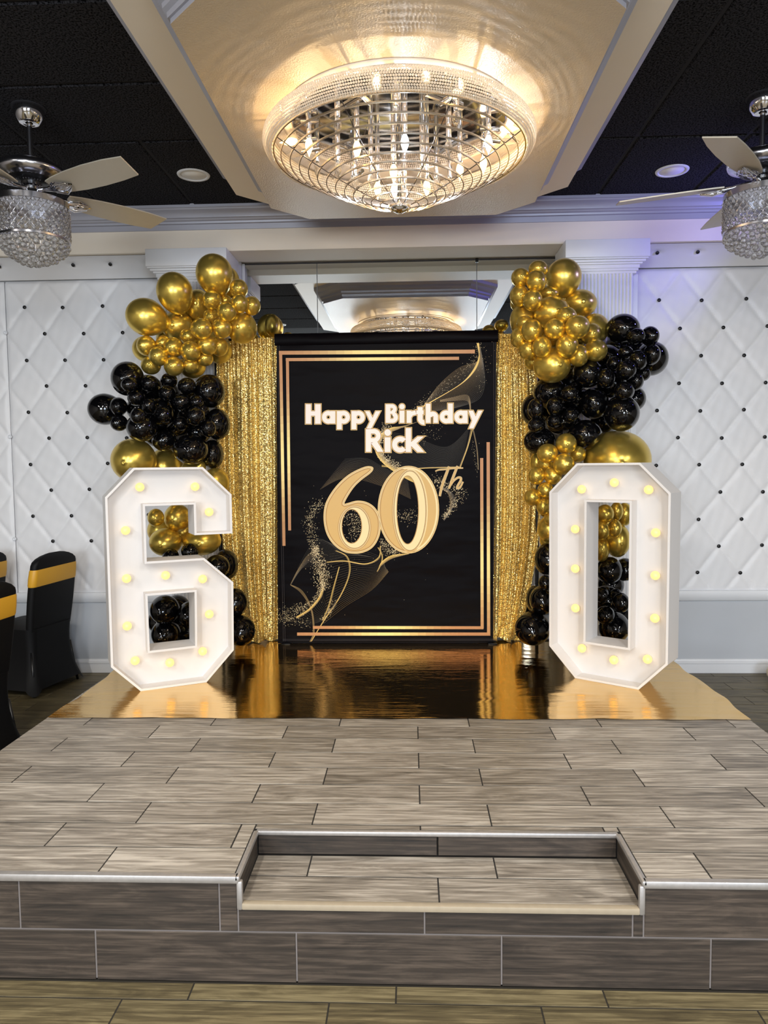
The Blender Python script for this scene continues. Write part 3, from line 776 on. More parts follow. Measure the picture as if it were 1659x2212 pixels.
def digit(label, loc, ang, outer, holes, bulbs):
    t = thing('marquee_digit', label, 'marquee light', loc, ang)
    outer = ccw([(u, z-ZS) for u, z in outer]); holes = [ccw([(u, z-ZS) for u, z in h]) for h in holes]
    obj('outer_rim', wall_strip(outer, 0.012, 0, DT), M_white, t)
    for h in holes: obj('inner_rim', wall_strip(h, -0.012, 0.006, DT), M_white, t)
    bm = bmesh.new(); es = []
    for lp in [offset_poly(outer, 0.011)]+[offset_poly(h, -0.011) for h in holes]:
        vs = [bm.verts.new((u, PANEL, w)) for u, w in lp]
        es += [bm.edges.new((vs[i-1], vs[i])) for i in range(len(vs))]
    bmesh.ops.triangle_fill(bm, use_beauty=True, use_dissolve=False, edges=es)
    r = bmesh.ops.extrude_face_region(bm, geom=bm.faces[:])
    for v in r['geom']:
        if isinstance(v, bmesh.types.BMVert): v.co.y += 0.008
    obj('back_panel', MB().frombm(bm), M_white, t)
    g = MB().ball((0, -0.030, 0), 0.0245, 20, 12).mesh('bulb', M_globe, True)
    c = MB(); c.lathe([(0.0,0.0),(0.016,0.0),(0.016,0.006),(0.011,0.012),(0.0,0.012)], 20, cap=False); c.v = [(x, -z, y) for x, y, z in c.v]
    cm = c.mesh('bulb_collar', M_brass, True)
    for u, z in bulbs:
        b = link('bulb', g, t, (u, PANEL, z-ZS)); link('bulb_collar', cm, b, (0, 0, 0))
    return t
digit('white marquee figure six with twelve lit globe bulbs, left on the gold foil', (-1.486, 3.830, ZS+0.003), R(27.5),
      [(0.0,1.557),(0.368,1.557),(0.525,1.40),(0.525,1.178),(0.312,1.178),(0.312,1.349),(0.053,1.349),(0.053,1.047),(0.362,1.047),(0.523,0.897),(0.517,0.503),(0.357,0.337),(0.0,0.337),(-0.148,0.490),(-0.148,1.402)],
      [[(0.052,0.858),(0.305,0.858),(0.300,0.553),(0.055,0.553)]],
      [(0.036,1.451),(0.333,1.447),(0.408,1.301),(-0.045,1.217),(-0.048,0.954),(0.158,0.956),(0.362,0.92),(0.394,0.714),(-0.053,0.692),(-0.018,0.495),(0.167,0.46),(0.351,0.503)])
digit('white marquee figure zero with thirteen lit globe bulbs, right on the gold foil', (0.924, 4.083, ZS+0.003), R(-35.954),
      [(0.0,1.557),(0.352,1.557),(0.512,1.398),(0.510,0.498),(0.360,0.337),(0.0,0.337),(-0.160,0.500),(-0.164,1.394)],
      [[(0.057,1.342),(0.297,1.342),(0.297,0.555),(0.057,0.555)]],
      [(0.006,1.41),(0.193,1.449),(0.38,1.412),(-0.031,1.182),(0.42,1.184),(-0.029,0.955),(0.421,0.955),(-0.026,0.727),(0.422,0.724),(0.015,0.499),(0.201,0.461),(0.386,0.495)])

# ------------------------------------------------------------------ balloons
def chrome_gold():
    m, nt, b = new_mat('chrome_gold_latex'); L = nt.links.new
    b.inputs['Base Color'].default_value = (0.78, 0.57, 0.12, 1); b.inputs['Metallic'].default_value = 0.86; b.inputs['Roughness'].default_value = 0.29
    return m
M_gold = chrome_gold()
M_blk = simple('glossy_black_latex', S(7,7,9), 0.045, coat=0.3)
bprof = []
for k in range(21):
    a = PI*k/21*0.985; z = math.cos(a); r = math.sin(a)
    if z < 0: z *= 1+0.13*(-z)**1.5; r *= 1-0.05*(-z)
    bprof.append((max(1e-6, r), z))
bprof += [(0.045, -1.125), (0.038, -1.155), (0.05, -1.175), (0.075, -1.20), (0.06, -1.205), (0.0, -1.19)]
BM = {'g': MB().lathe(bprof, 36, cap=False).mesh('balloon', M_gold, True), 'b': MB().lathe(bprof, 36, cap=False).mesh('balloon', M_blk, True)}
BALLOONS = [
(-1.239,4.645,2.782,0.117,0.126,-80,'g','large gold balloon, the highest one on the left garland'),
(-1.487,4.611,2.666,0.113,0.125,-80,'g','large gold teardrop balloon just left of and below the topmost left one'),
(-1.678,4.619,2.516,0.128,0.117,-20,'g','large gold balloon sticking out furthest left in the upper gold cluster of the left garland'),
(-1.520,4.754,2.480,0.104,0.099,None,'g','large gold balloon in the middle of the upper left gold cluster'),
(-1.388,4.780,2.621,0.087,0.101,None,'g','large gold balloon tucked under the topmost balloon of the left garland'),
(-1.081,4.690,2.450,0.096,0.100,None,'g','large gold balloon above the top of the left sequin curtain'),
(-1.185,4.823,2.771,0.061,0.094,None,'g','gold balloon mostly hidden behind the topmost balloon of the left garland'),
(-1.757,4.800,2.346,0.085,0.084,None,'g','large gold balloon hidden at the lower left of the upper left gold cluster'),
(-1.261,4.800,2.327,0.082,0.087,None,'g','large gold balloon hidden at the lower right of the upper left gold cluster'),
(-1.443,4.800,2.229,0.087,0.082,None,'g','large gold balloon hidden just above the black balloons of the left garland'),
(-1.244,4.580,2.606,0.057,0.058,None,'g','small gold balloon touching the underside of the topmost left balloon'),
(-1.084,4.635,2.685,0.055,0.058,None,'g','small gold balloon at the right shoulder of the topmost left balloon'),
(-1.066,4.571,2.579,0.052,0.056,None,'g','small gold balloon just left of the outermost right one, upper left gold cluster'),
(-1.007,4.655,2.582,0.053,0.057,None,'g','small gold balloon furthest right in the upper left gold cluster, before the mirror'),
(-1.184,4.690,2.624,0.038,0.038,None,'g','small gold balloon peeping out between two others under the topmost left balloon'),
(-1.135,4.521,2.520,0.057,0.057,None,'g','small gold balloon facing front in the fork right of centre, upper left gold cluster'),
(-1.261,4.624,2.510,0.048,0.048,None,'g','small gold balloon half hidden left of the front one, upper left gold cluster'),
(-1.290,4.499,2.414,0.063,0.062,None,'g','small gold balloon at the centre of the upper left gold cluster'),
(-1.180,4.563,2.428,0.060,0.060,None,'g','small gold balloon overlapping the large one above the left curtain'),
(-1.406,4.620,2.390,0.056,0.051,None,'g','small gold balloon half hidden below left of the centre one, left garland'),
(-1.578,4.635,2.353,0.047,0.047,None,'g','small gold balloon half hidden behind two in the third row, left garland'),
(-1.490,4.560,2.313,0.058,0.060,None,'g','small gold balloon below the middle large one of the upper left gold cluster'),
(-1.677,4.602,2.333,0.058,0.061,None,'g','small gold balloon furthest left in the low rows of the upper left gold cluster'),
(-1.574,4.524,2.254,0.057,0.059,None,'g','small gold balloon second from left in the low rows, upper left gold cluster'),
(-1.374,4.536,2.284,0.060,0.060,None,'g','small gold balloon in the centre of the low rows of the upper left gold cluster'),
(-1.273,4.562,2.321,0.058,0.058,None,'g','small gold balloon right of centre in the low rows of the upper left gold cluster'),
(-1.223,4.657,2.330,0.054,0.059,None,'g','small gold balloon furthest right in the low rows, beside the left curtain top'),
(-1.309,4.624,2.250,0.050,0.046,None,'g','small gold balloon in shade under the right of centre one, left garland'),
(-1.647,4.590,2.208,0.060,0.056,None,'g','small gold balloon resting on the upper left large black one, left garland'),
(-1.483,4.536,2.192,0.058,0.058,None,'g','small gold balloon lowest of the upper left gold cluster, facing front'),
(-1.399,4.602,2.206,0.049,0.047,None,'g','small gold balloon in shade right of the lowest one, left garland'),
(-1.779,4.534,2.119,0.103,0.108,None,'b','large black balloon at the upper left of the left black cluster'),
(-1.995,4.690,1.943,0.103,0.109,0,'b','large black balloon sticking out furthest left of the whole left garland'),
(-1.309,4.705,2.051,0.103,0.109,None,'b','large black balloon upper right in the left black cluster, beside the curtain'),
(-1.268,4.730,1.839,0.083,0.103,None,'b','large black balloon lower right in the left black cluster, before the curtain'),
(-1.402,4.573,1.671,0.113,0.097,None,'b','large black balloon lowest in front, above the figure six'),
(-1.306,4.736,1.642,0.070,0.092,None,'b','large black balloon behind the lowest front one, above the right shoulder of the figure six'),
(-1.675,4.470,1.809,0.095,0.089,None,'b','large black balloon lower left in the left black cluster, above the big gold one'),
(-1.594,4.646,1.735,0.077,0.069,None,'b','black balloon hidden left of the lowest front black one, left garland'),
(-1.677,4.900,2.034,0.118,0.118,None,'b','large black balloon buried in the core of the left black cluster'),
(-1.600,4.900,1.843,0.100,0.100,None,'b','large black balloon buried low in the core of the left black cluster'),
(-1.722,4.413,2.068,0.049,0.045,None,'b','small black balloon on the face of the upper left large black one, left garland'),
(-1.637,4.518,2.086,0.052,0.049,None,'b','small black balloon second from the left in the top row of the left black cluster'),
(-1.545,4.624,2.114,0.051,0.047,None,'b','small black balloon third from the left in the top row of the left black cluster'),
(-1.538,4.558,2.026,0.051,0.051,None,'b','small black balloon below the third of the top row of the left black cluster'),
(-1.417,4.580,2.073,0.055,0.051,None,'b','small black balloon furthest right in the top row of the left black cluster'),
(-1.710,4.490,1.997,0.052,0.050,None,'b','small black balloon second row left, right of the furthest left large black one'),
(-1.861,4.580,1.950,0.053,0.056,None,'b','small black balloon upper of two against the furthest left large black one'),
(-1.862,4.580,1.846,0.053,0.051,None,'b','small black balloon lower of two against the furthest left large black one'),
(-1.628,4.480,1.946,0.043,0.046,None,'b','small black balloon half hidden in the second row of the left black cluster'),
(-1.652,4.360,1.872,0.047,0.048,None,'b','small black balloon above the lower left large black one, left garland'),
(-1.540,4.490,1.887,0.050,0.052,None,'b','small black balloon at the centre of the left black cluster'),
(-1.449,4.558,1.971,0.055,0.051,None,'b','small black balloon right of centre in the left black cluster'),
(-1.357,4.579,1.971,0.044,0.044,None,'b','small black balloon half hidden left of the upper right large black one, left garland'),
(-1.344,4.648,1.925,0.043,0.048,None,'b','small black balloon half hidden behind the front one at right, left black cluster'),
(-1.350,4.525,1.880,0.057,0.057,None,'b','small black balloon standing out in front at the right of the left black cluster'),
(-1.464,4.569,1.837,0.047,0.044,None,'b','small black balloon below right of centre in the left black cluster'),
(-1.285,4.580,1.805,0.047,0.053,None,'b','small black balloon on the face of the lower right large black one, left garland'),
(-1.790,4.619,1.607,0.144,0.141,None,'g','very large gold balloon behind the left shoulder of the figure six'),
(-1.657,4.826,1.562,0.123,0.122,None,'g','large gold balloon peeping over the top edge of the figure six'),
(-1.434,4.635,1.543,0.053,0.048,None,'g','small gold balloon left of two on the top edge of the figure six'),
(-1.381,4.696,1.564,0.037,0.040,None,'g','small gold balloon right of two on the top edge of the figure six'),
(-1.286,4.712,1.457,0.091,0.096,None,'g','large gold balloon behind the right shoulder of the figure six'),
(-1.642,4.580,1.238,0.050,0.055,None,'g','small gold balloon at the left, seen through the upper opening of the figure six'),
(-1.540,4.696,1.227,0.087,0.092,None,'g','large gold balloon at the upper right, seen through the upper opening of the figure six'),
(-1.607,4.645,1.072,0.105,0.092,None,'g','large gold balloon at the bottom, seen through the upper opening of the figure six'),
(-1.379,4.691,1.076,0.125,0.097,None,'g','large gold balloon under the hook of the figure six'),
(-1.543,4.553,0.993,0.050,0.045,None,'b','small black balloon left of two in the upper opening of the figure six'),
(-1.420,4.557,1.021,0.053,0.050,None,'b','small black balloon right of two in the upper opening of the figure six'),
(-1.269,4.645,0.911,0.082,0.077,None,'b','large black balloon on the right of the figure six above its lower shoulder, in front'),
(-1.252,4.801,0.901,0.078,0.100,None,'b','large black balloon on the right of the figure six above its lower shoulder, behind'),
(-1.172,4.712,0.660,0.081,0.095,None,'b','large black balloon right of the figure six, upper of two by the curtain foot'),
(-1.136,4.690,0.476,0.098,0.103,None,'b','large black balloon right of the figure six, resting on the foil by the curtain foot'),
(-1.458,4.646,0.590,0.081,0.091,None,'b','large black balloon at the right, seen through the lower opening of the figure six'),
(-1.634,4.671,0.621,0.097,0.097,None,'b','large black balloon at the upper left, seen through the lower opening of the figure six'),
(-1.650,4.727,0.447,0.098,0.098,None,'b','large black balloon at the lower left, seen through the lower opening of the figure six'),
(-1.530,4.803,0.367,0.076,0.076,None,'b','black balloon at the lower right, seen through the lower opening of the figure six'),
(0.984,4.759,2.747,0.114,0.118,-100,'g','large gold balloon, the highest large one on the right garland'),
(1.103,4.814,2.592,0.109,0.091,None,'g','large gold balloon against the fluted pilaster, right garland'),
(0.889,4.640,2.501,0.114,0.104,None,'g','large gold balloon at the centre of the right gold cluster'),
(1.189,4.777,2.423,0.093,0.097,None,'g','large gold balloon beside the topmost black one, right garland'),
(0.884,4.600,2.170,0.117,0.109,None,'g','large gold balloon lowest in the right gold cluster, above the black ones'),
(0.724,4.740,2.480,0.078,0.099,None,'g','large gold balloon half hidden at the left of the right gold cluster'),
(0.696,4.800,2.603,0.043,0.053,None,'g','gold balloon edge at the far left of the right gold cluster, before the mirror'),
(0.803,4.637,2.771,0.058,0.051,None,'g','small gold balloon topmost of the small ones on the right garland'),
(0.693,4.635,2.721,0.056,0.056,None,'g','small gold balloon furthest left in the top trio of the right garland'),
(0.781,4.578,2.683,0.059,0.063,None,'g','small gold balloon lowest in the top trio of the right garland'),
(0.882,4.706,2.637,0.063,0.043,None,'g','small gold balloon half hidden under the highest large one, right garland'),
(0.689,4.643,2.611,0.059,0.064,None,'g','small gold balloon left one of a pair below the top trio, right garland'),
(0.756,4.561,2.565,0.058,0.062,None,'g','small gold balloon right one of a pair below the top trio, right garland'),
(0.950,4.506,2.452,0.060,0.054,None,'g','small gold balloon on the right face of the central large one, right garland'),
(0.998,4.416,2.370,0.069,0.066,None,'g','gold balloon the biggest of the small ones, right of the right gold cluster centre'),
(0.718,4.622,2.439,0.049,0.043,None,'g','small gold balloon half hidden behind the second one from the left, right garland'),
(0.748,4.537,2.374,0.062,0.068,None,'g','small gold balloon in the middle row, second from the left, right gold cluster'),
(0.879,4.477,2.371,0.064,0.060,None,'g','small gold balloon at the middle of the middle row, right gold cluster'),
(1.131,4.640,2.367,0.064,0.066,None,'g','small gold balloon furthest right in the middle row, beside the large one, right gold cluster'),
(0.684,4.629,2.348,0.053,0.062,None,'g','small gold balloon above the right curtain top, furthest left of the right gold cluster'),
(0.804,4.499,2.270,0.056,0.060,None,'g','small gold balloon low row left of two on the lowest large gold one, right garland'),
(0.951,4.477,2.272,0.064,0.070,None,'g','small gold balloon low row right of two on the lowest large gold one, right garland'),
(0.733,4.588,2.265,0.054,0.057,None,'g','small gold balloon in front of the right curtain, lowest left of the right gold cluster'),
(1.147,4.575,2.255,0.068,0.065,None,'g','small gold balloon touching the black balloons, furthest right in the low row, right garland'),
(1.036,4.545,2.221,0.058,0.065,None,'g','small gold balloon second from the right in the low row, right gold cluster'),
(0.903,4.668,2.347,0.058,0.051,None,'g','small gold balloon in shade under the middle row, right gold cluster'),
(0.786,4.736,2.214,0.050,0.050,None,'g','gold balloon edge behind the left of the lowest large one, right garland'),
(1.342,4.677,2.401,0.106,0.095,None,'b','large black balloon, topmost of the right black cluster'),
(1.539,4.725,2.221,0.103,0.109,None,'b','large black balloon furthest right of the right black cluster, against the white wall'),
(1.438,4.774,1.972,0.083,0.083,None,'b','large black balloon half hidden on the right edge below the small ones, right garland'),
(1.319,4.605,1.870,0.110,0.114,None,'b','large black balloon low right, sitting on the huge gold one'),
(1.177,4.724,1.942,0.096,0.101,None,'b','large black balloon at the centre of the right black cluster'),
(0.904,4.739,2.012,0.116,0.104,None,'b','large black balloon under the lowest large gold one, right garland'),
(1.109,4.671,1.740,0.108,0.095,None,'b','large black balloon at the bottom middle of the right black cluster'),
(0.825,4.693,1.703,0.102,0.088,None,'b','large black balloon at the lower left of the right black cluster, by the curtain'),
(0.807,4.860,1.916,0.073,0.097,None,'b','large black balloon half hidden at the left edge of the right black cluster'),
(1.115,4.640,2.124,0.095,0.091,None,'b','large black balloon buried right of the lowest large gold one, right garland'),
(1.293,4.831,2.236,0.094,0.094,None,'b','large black balloon buried in the upper core of the right black cluster'),
(0.999,4.849,1.841,0.103,0.095,None,'b','large black balloon buried in the lower core of the right black cluster'),
(1.386,4.558,2.334,0.055,0.049,None,'b','small black balloon on the right face of the topmost black one, right garland'),
(1.496,4.634,2.347,0.054,0.058,None,'b','small black balloon in the upper right corner of the right black cluster'),
(1.492,4.580,2.225,0.050,0.061,None,'b','small black balloon on the face of the furthest right large black one, right garland'),
(1.400,4.552,2.185,0.052,0.061,None,'b','small black balloon second from the right in the third row, right black cluster'),
(1.344,4.624,2.246,0.045,0.039,None,'b','small black balloon half hidden under the topmost black one, right garland'),
(1.319,4.516,2.125,0.058,0.060,None,'b','small black balloon standing out at the middle of the right black cluster, upper part'),
(1.267,4.602,2.176,0.042,0.042,None,'b','small black balloon half hidden beside the furthest right small gold one'),
(1.455,4.611,2.115,0.039,0.045,None,'b','small black balloon under the furthest right large black one, right garland'),
(1.391,4.575,2.065,0.049,0.058,None,'b','small black balloon right of two above the half hidden large one, right garland'),
(1.201,4.542,2.079,0.052,0.058,None,'b','small black balloon above the central large black one, right garland'),
(1.305,4.508,1.996,0.058,0.056,None,'b','small black balloon above the low right large black one, right garland'),
(0.991,4.580,1.992,0.053,0.049,None,'b','small black balloon right of the one under the lowest gold balloon, right garland'),
(0.896,4.578,1.914,0.049,0.057,None,'b','small black balloon third from the left edge in the middle row, right black cluster'),
(0.781,4.580,1.899,0.047,0.063,None,'b','small black balloon upper of two at the left edge of the right black cluster'),
(0.999,4.580,1.857,0.049,0.047,None,'b','small black balloon left of and below the central large black one, right garland'),
(0.901,4.604,1.828,0.045,0.042,None,'b','small black balloon right of the lower one at the left edge, right black cluster'),
(0.783,4.580,1.798,0.049,0.046,None,'b','small black balloon lower of two at the left edge of the right black cluster'),
(1.333,4.742,1.575,0.212,0.192,None,'g','huge gold balloon resting above the figure zero'),
(0.966,4.558,1.681,0.061,0.063,None,'g','small gold balloon topmost in the lower right gold cluster'),
(0.852,4.561,1.623,0.063,0.058,None,'g','small gold balloon upper left in the lower right gold cluster'),
(0.944,4.517,1.555,0.062,0.064,None,'g','small gold balloon against the left shoulder of the figure zero'),
(1.051,4.613,1.616,0.047,0.049,None,'g','small gold balloon between the lower right gold cluster and the huge gold one'),
(0.857,4.641,1.556,0.051,0.049,None,'g','small gold balloon half hidden in the second row, lower right gold cluster'),
(0.786,4.580,1.483,0.050,0.054,None,'g','small gold balloon left in the third row, lower right gold cluster'),
(0.888,4.577,1.484,0.054,0.054,None,'g','small gold balloon right in the third row, lower right gold cluster'),
(0.814,4.745,1.564,0.042,0.067,None,'g','gold balloon edge behind the lower right gold cluster, by the curtain'),
(0.843,4.572,1.394,0.048,0.048,None,'g','small gold balloon left of the top left corner of the figure zero'),
(0.770,4.613,1.349,0.053,0.053,None,'g','small gold balloon furthest left of the lower right gold cluster, before the curtain'),
(0.831,4.577,1.289,0.042,0.051,None,'g','small gold balloon lowest of those left of the figure zero'),
(0.875,4.602,1.211,0.033,0.047,None,'g','small gold balloon peeping out at the left edge of the figure zero'),
(0.881,4.686,1.137,0.065,0.081,None,'g','large gold balloon peeping out left of the figure zero, above the black ones'),
(0.881,4.760,1.058,0.040,0.048,None,'g','gold balloon edge just above the black ones left of the figure zero'),
(0.894,4.647,1.353,0.047,0.055,None,'g','gold balloon half hidden behind the upper left edge of the figure zero'),
(1.215,4.580,1.241,0.053,0.056,None,'g','small gold balloon upper left, seen through the figure zero'),
(1.312,4.668,1.250,0.040,0.057,None,'g','small gold balloon upper middle, seen through the figure zero'),
(1.195,4.567,1.137,0.043,0.057,None,'g','small gold balloon middle left, seen through the figure zero'),
(1.280,4.593,1.148,0.041,0.055,None,'g','small gold balloon centre, seen through the figure zero'),
(1.211,4.638,1.010,0.047,0.077,None,'g','gold balloon at the lower left of the gold ones seen through the figure zero'),
(1.328,4.698,1.060,0.076,0.105,None,'g','large gold balloon at the right, seen through the figure zero'),
(1.388,4.756,1.224,0.048,0.073,None,'g','gold balloon in shade at the upper right, seen through the figure zero'),
(1.269,4.668,0.871,0.079,0.083,None,'b','large black balloon below the gold ones, seen through the figure zero'),
(1.399,4.767,0.860,0.065,0.073,None,'b','large black balloon half hidden at the right, seen through the figure zero'),
(1.200,4.580,0.728,0.042,0.048,None,'b','small black balloon at the left, seen through the figure zero'),
(1.307,4.647,0.715,0.036,0.038,None,'b','small black balloon at the upper right, seen through the figure zero'),
(1.317,4.568,0.679,0.051,0.061,None,'b','small black balloon at the right, seen through the figure zero'),
(1.236,4.624,0.589,0.055,0.059,None,'b','small black balloon low at the left, seen through the figure zero'),
(1.322,4.734,0.484,0.100,0.104,None,'b','large black balloon at the bottom, seen through the figure zero'),
(1.285,4.778,0.663,0.089,0.093,None,'b','large black balloon in the dark core seen through the figure zero'),
(0.877,4.701,0.940,0.077,0.099,None,'b','large black balloon left of the figure zero, topmost of the black ones there'),
(0.844,4.580,0.805,0.040,0.047,None,'b','small black balloon at the left edge of the figure zero between the large black ones'),
(0.841,4.661,0.678,0.078,0.092,None,'b','large black balloon left of the figure zero, above the one on the foil'),
(0.823,4.807,0.659,0.061,0.090,None,'b','large black balloon half hidden left of the figure zero, by the curtain foot'),
(0.780,4.668,0.492,0.115,0.111,None,'b','large black balloon resting on the foil left of the figure zero'),
(-1.715,4.705,2.069,0.096,0.096,None,'b','black balloon filling the gaps inside the left black cluster, upper left'),
(-1.616,4.612,1.905,0.103,0.103,None,'b','black balloon filling the gaps inside the left black cluster, middle'),
(-1.511,4.761,1.936,0.097,0.097,None,'b','black balloon filling the gaps inside the left black cluster, right of middle'),
(-1.466,4.900,2.023,0.086,0.086,None,'b','black balloon filling the gaps inside the left black cluster, upper right'),
(-1.809,4.792,1.951,0.084,0.084,None,'b','black balloon filling the gaps inside the left black cluster, left'),
(-1.685,4.757,1.784,0.088,0.088,None,'b','black balloon filling the gaps inside the left black cluster, lower left'),
(-1.412,4.790,1.791,0.080,0.080,None,'b','black balloon filling the gaps inside the left black cluster, lower right'),
(1.298,4.768,2.072,0.093,0.093,None,'b','black balloon filling the gaps inside the right black cluster, middle'),
(1.060,4.806,2.104,0.094,0.094,None,'b','black balloon filling the gaps inside the right black cluster, upper left'),
(1.119,4.900,1.970,0.091,0.091,None,'b','black balloon filling the gaps inside the right black cluster, centre'),
(1.290,4.900,1.841,0.091,0.091,None,'b','black balloon filling the gaps inside the right black cluster, lower right'),
(1.474,4.900,2.286,0.091,0.091,None,'b','black balloon filling the gaps inside the right black cluster, upper right'),
(0.959,4.900,1.913,0.087,0.087,None,'b','black balloon filling the gaps inside the right black cluster, left'),
(1.078,4.900,1.784,0.087,0.087,None,'b','black balloon filling the gaps inside the right black cluster, lower left'),
(1.369,4.900,2.321,0.078,0.078,None,'b','black balloon filling the gaps inside the right black cluster, top'),
(1.421,4.900,2.152,0.078,0.078,None,'b','black balloon filling the gaps inside the right black cluster, right'),
(-1.629,4.900,2.420,0.086,0.086,None,'g','gold balloon filling the gaps inside the upper left gold cluster, left'),
(-1.399,4.900,2.439,0.100,0.100,None,'g','gold balloon filling the gaps inside the upper left gold cluster, middle'),
(-1.286,4.900,2.575,0.082,0.082,None,'g','gold balloon filling the gaps inside the upper left gold cluster, right'),
(-1.514,4.900,2.579,0.082,0.082,None,'g','gold balloon filling the gaps inside the upper left gold cluster, top'),
(0.889,4.900,2.379,0.100,0.100,None,'g','gold balloon filling the gaps inside the right gold cluster, middle'),
(1.083,4.900,2.384,0.087,0.087,None,'g','gold balloon filling the gaps inside the right gold cluster, right'),
(0.837,4.900,2.564,0.078,0.078,None,'g','gold balloon filling the gaps inside the right gold cluster, top left'),
(-1.629,4.900,0.584,0.094,0.094,None,'b','black balloon filling the gaps behind the lower opening of the figure six, top'),
(-1.638,4.900,0.432,0.094,0.094,None,'b','black balloon filling the gaps behind the lower opening of the figure six, middle'),
(-1.750,4.900,0.491,0.085,0.085,None,'b','black balloon filling the gaps behind the lower opening of the figure six, left'),
(1.345,4.900,0.740,0.087,0.087,None,'b','black balloon filling the gaps behind the opening of the figure zero, top'),
(1.393,4.900,0.530,0.092,0.092,None,'b','black balloon filling the gaps behind the opening of the figure zero, right'),
(1.289,4.900,0.581,0.079,0.079,None,'b','black balloon filling the gaps behind the opening of the figure zero, left'),
(-1.714,4.900,1.127,0.102,0.102,None,'g','gold balloon filling the gaps behind the upper opening of the figure six, left'),
(-1.572,4.900,1.117,0.102,0.102,None,'g','gold balloon filling the gaps behind the upper opening of the figure six, right'),
(-1.453,4.900,1.191,0.089,0.089,None,'g','gold balloon filling the gaps behind the upper opening of the figure six, far right'),
(1.329,4.900,1.157,0.092,0.092,None,'g','gold balloon filling the gaps behind the opening of the figure zero, middle'),
]
for (x, y, z, rx, rz, neck, kind, label) in BALLOONS:
    side = 'left' if x < -0.4 else 'right'
    grp = ('gold' if kind == 'g' else 'black')+' balloons of the '+side+' garland'
    o = link('balloon', BM[kind], None, (x, y, z))
    tag(o, label, 'balloon', grp)
    if rx < 0.080: rx *= 1.05; rz *= 1.05
    if neck is None:
        # the neck points back into the garland; seen from the crown the outline is rx by rz
        o.rotation_euler = (-PI/2*0.94, 0, (random.uniform(-0.2, 0.2)))
        ry = math.sqrt(rx*rz)
        o.scale = (rx, rz, ry)
    else:
        d = Vector((math.cos(R(neck)), 0.35, math.sin(R(neck))))
        o.rotation_euler = (-d).to_track_quat('Z', 'Y').to_euler()
        a, b = min(rx, rz), max(rx, rz); o.scale = (a, a, b)

# ------------------------------------------------------------------ sequin curtains
def sequin_mat():
    m, nt, b = new_mat('gold_sequin_cloth'); L = nt.links.new
    tc = N(nt, 'ShaderNodeTexCoord')
    vo = N(nt, 'ShaderNodeTexVoronoi'); vo.inputs['Scale'].default_value = 260; L(tc.outputs['Object'], vo.inputs['Vector'])
    sb_ = N(nt, 'ShaderNodeVectorMath', operation='SUBTRACT'); sb_.inputs[1].default_value = (0.5, 0.5, 0.5); L(vo.outputs['Color'], sb_.inputs[0])
    sc = N(nt, 'ShaderNodeVectorMath', operation='SCALE'); sc.inputs['Scale'].default_value = 0.75; L(sb_.outputs[0], sc.inputs[0])
    ge = N(nt, 'ShaderNodeNewGeometry'); ad = N(nt, 'ShaderNodeVectorMath', operation='ADD'); L(ge.outputs['Normal'], ad.inputs[0]); L(sc.outputs[0], ad.inputs[1])
    nm = N(nt, 'ShaderNodeVectorMath', operation='NORMALIZE'); L(ad.outputs[0], nm.inputs[0]); L(nm.outputs[0], b.inputs['Normal'])
    wn = N(nt, 'ShaderNodeTexWhiteNoise'); L(vo.outputs['Color'], wn.inputs['Vector'])
    cr = N(nt, 'ShaderNodeValToRGB'); cr.color_ramp.elements[0].color = (0.30, 0.15, 0.012, 1); cr.color_ramp.elements[1].color = (1.0, 0.80, 0.33, 1); cr.color_ramp.elements[1].position = 0.75
    L(wn.outputs['Value'], cr.inputs[0]); L(cr.outputs[0], b.inputs['Base Color'])
    b.inputs['Metallic'].default_value = 0.8; b.inputs['Roughness'].default_value = 0.2
    return m
M_seq = sequin_mat()
M_pole = simple('black_stand_tube', S(24,24,26), 0.35, metal=0.6)
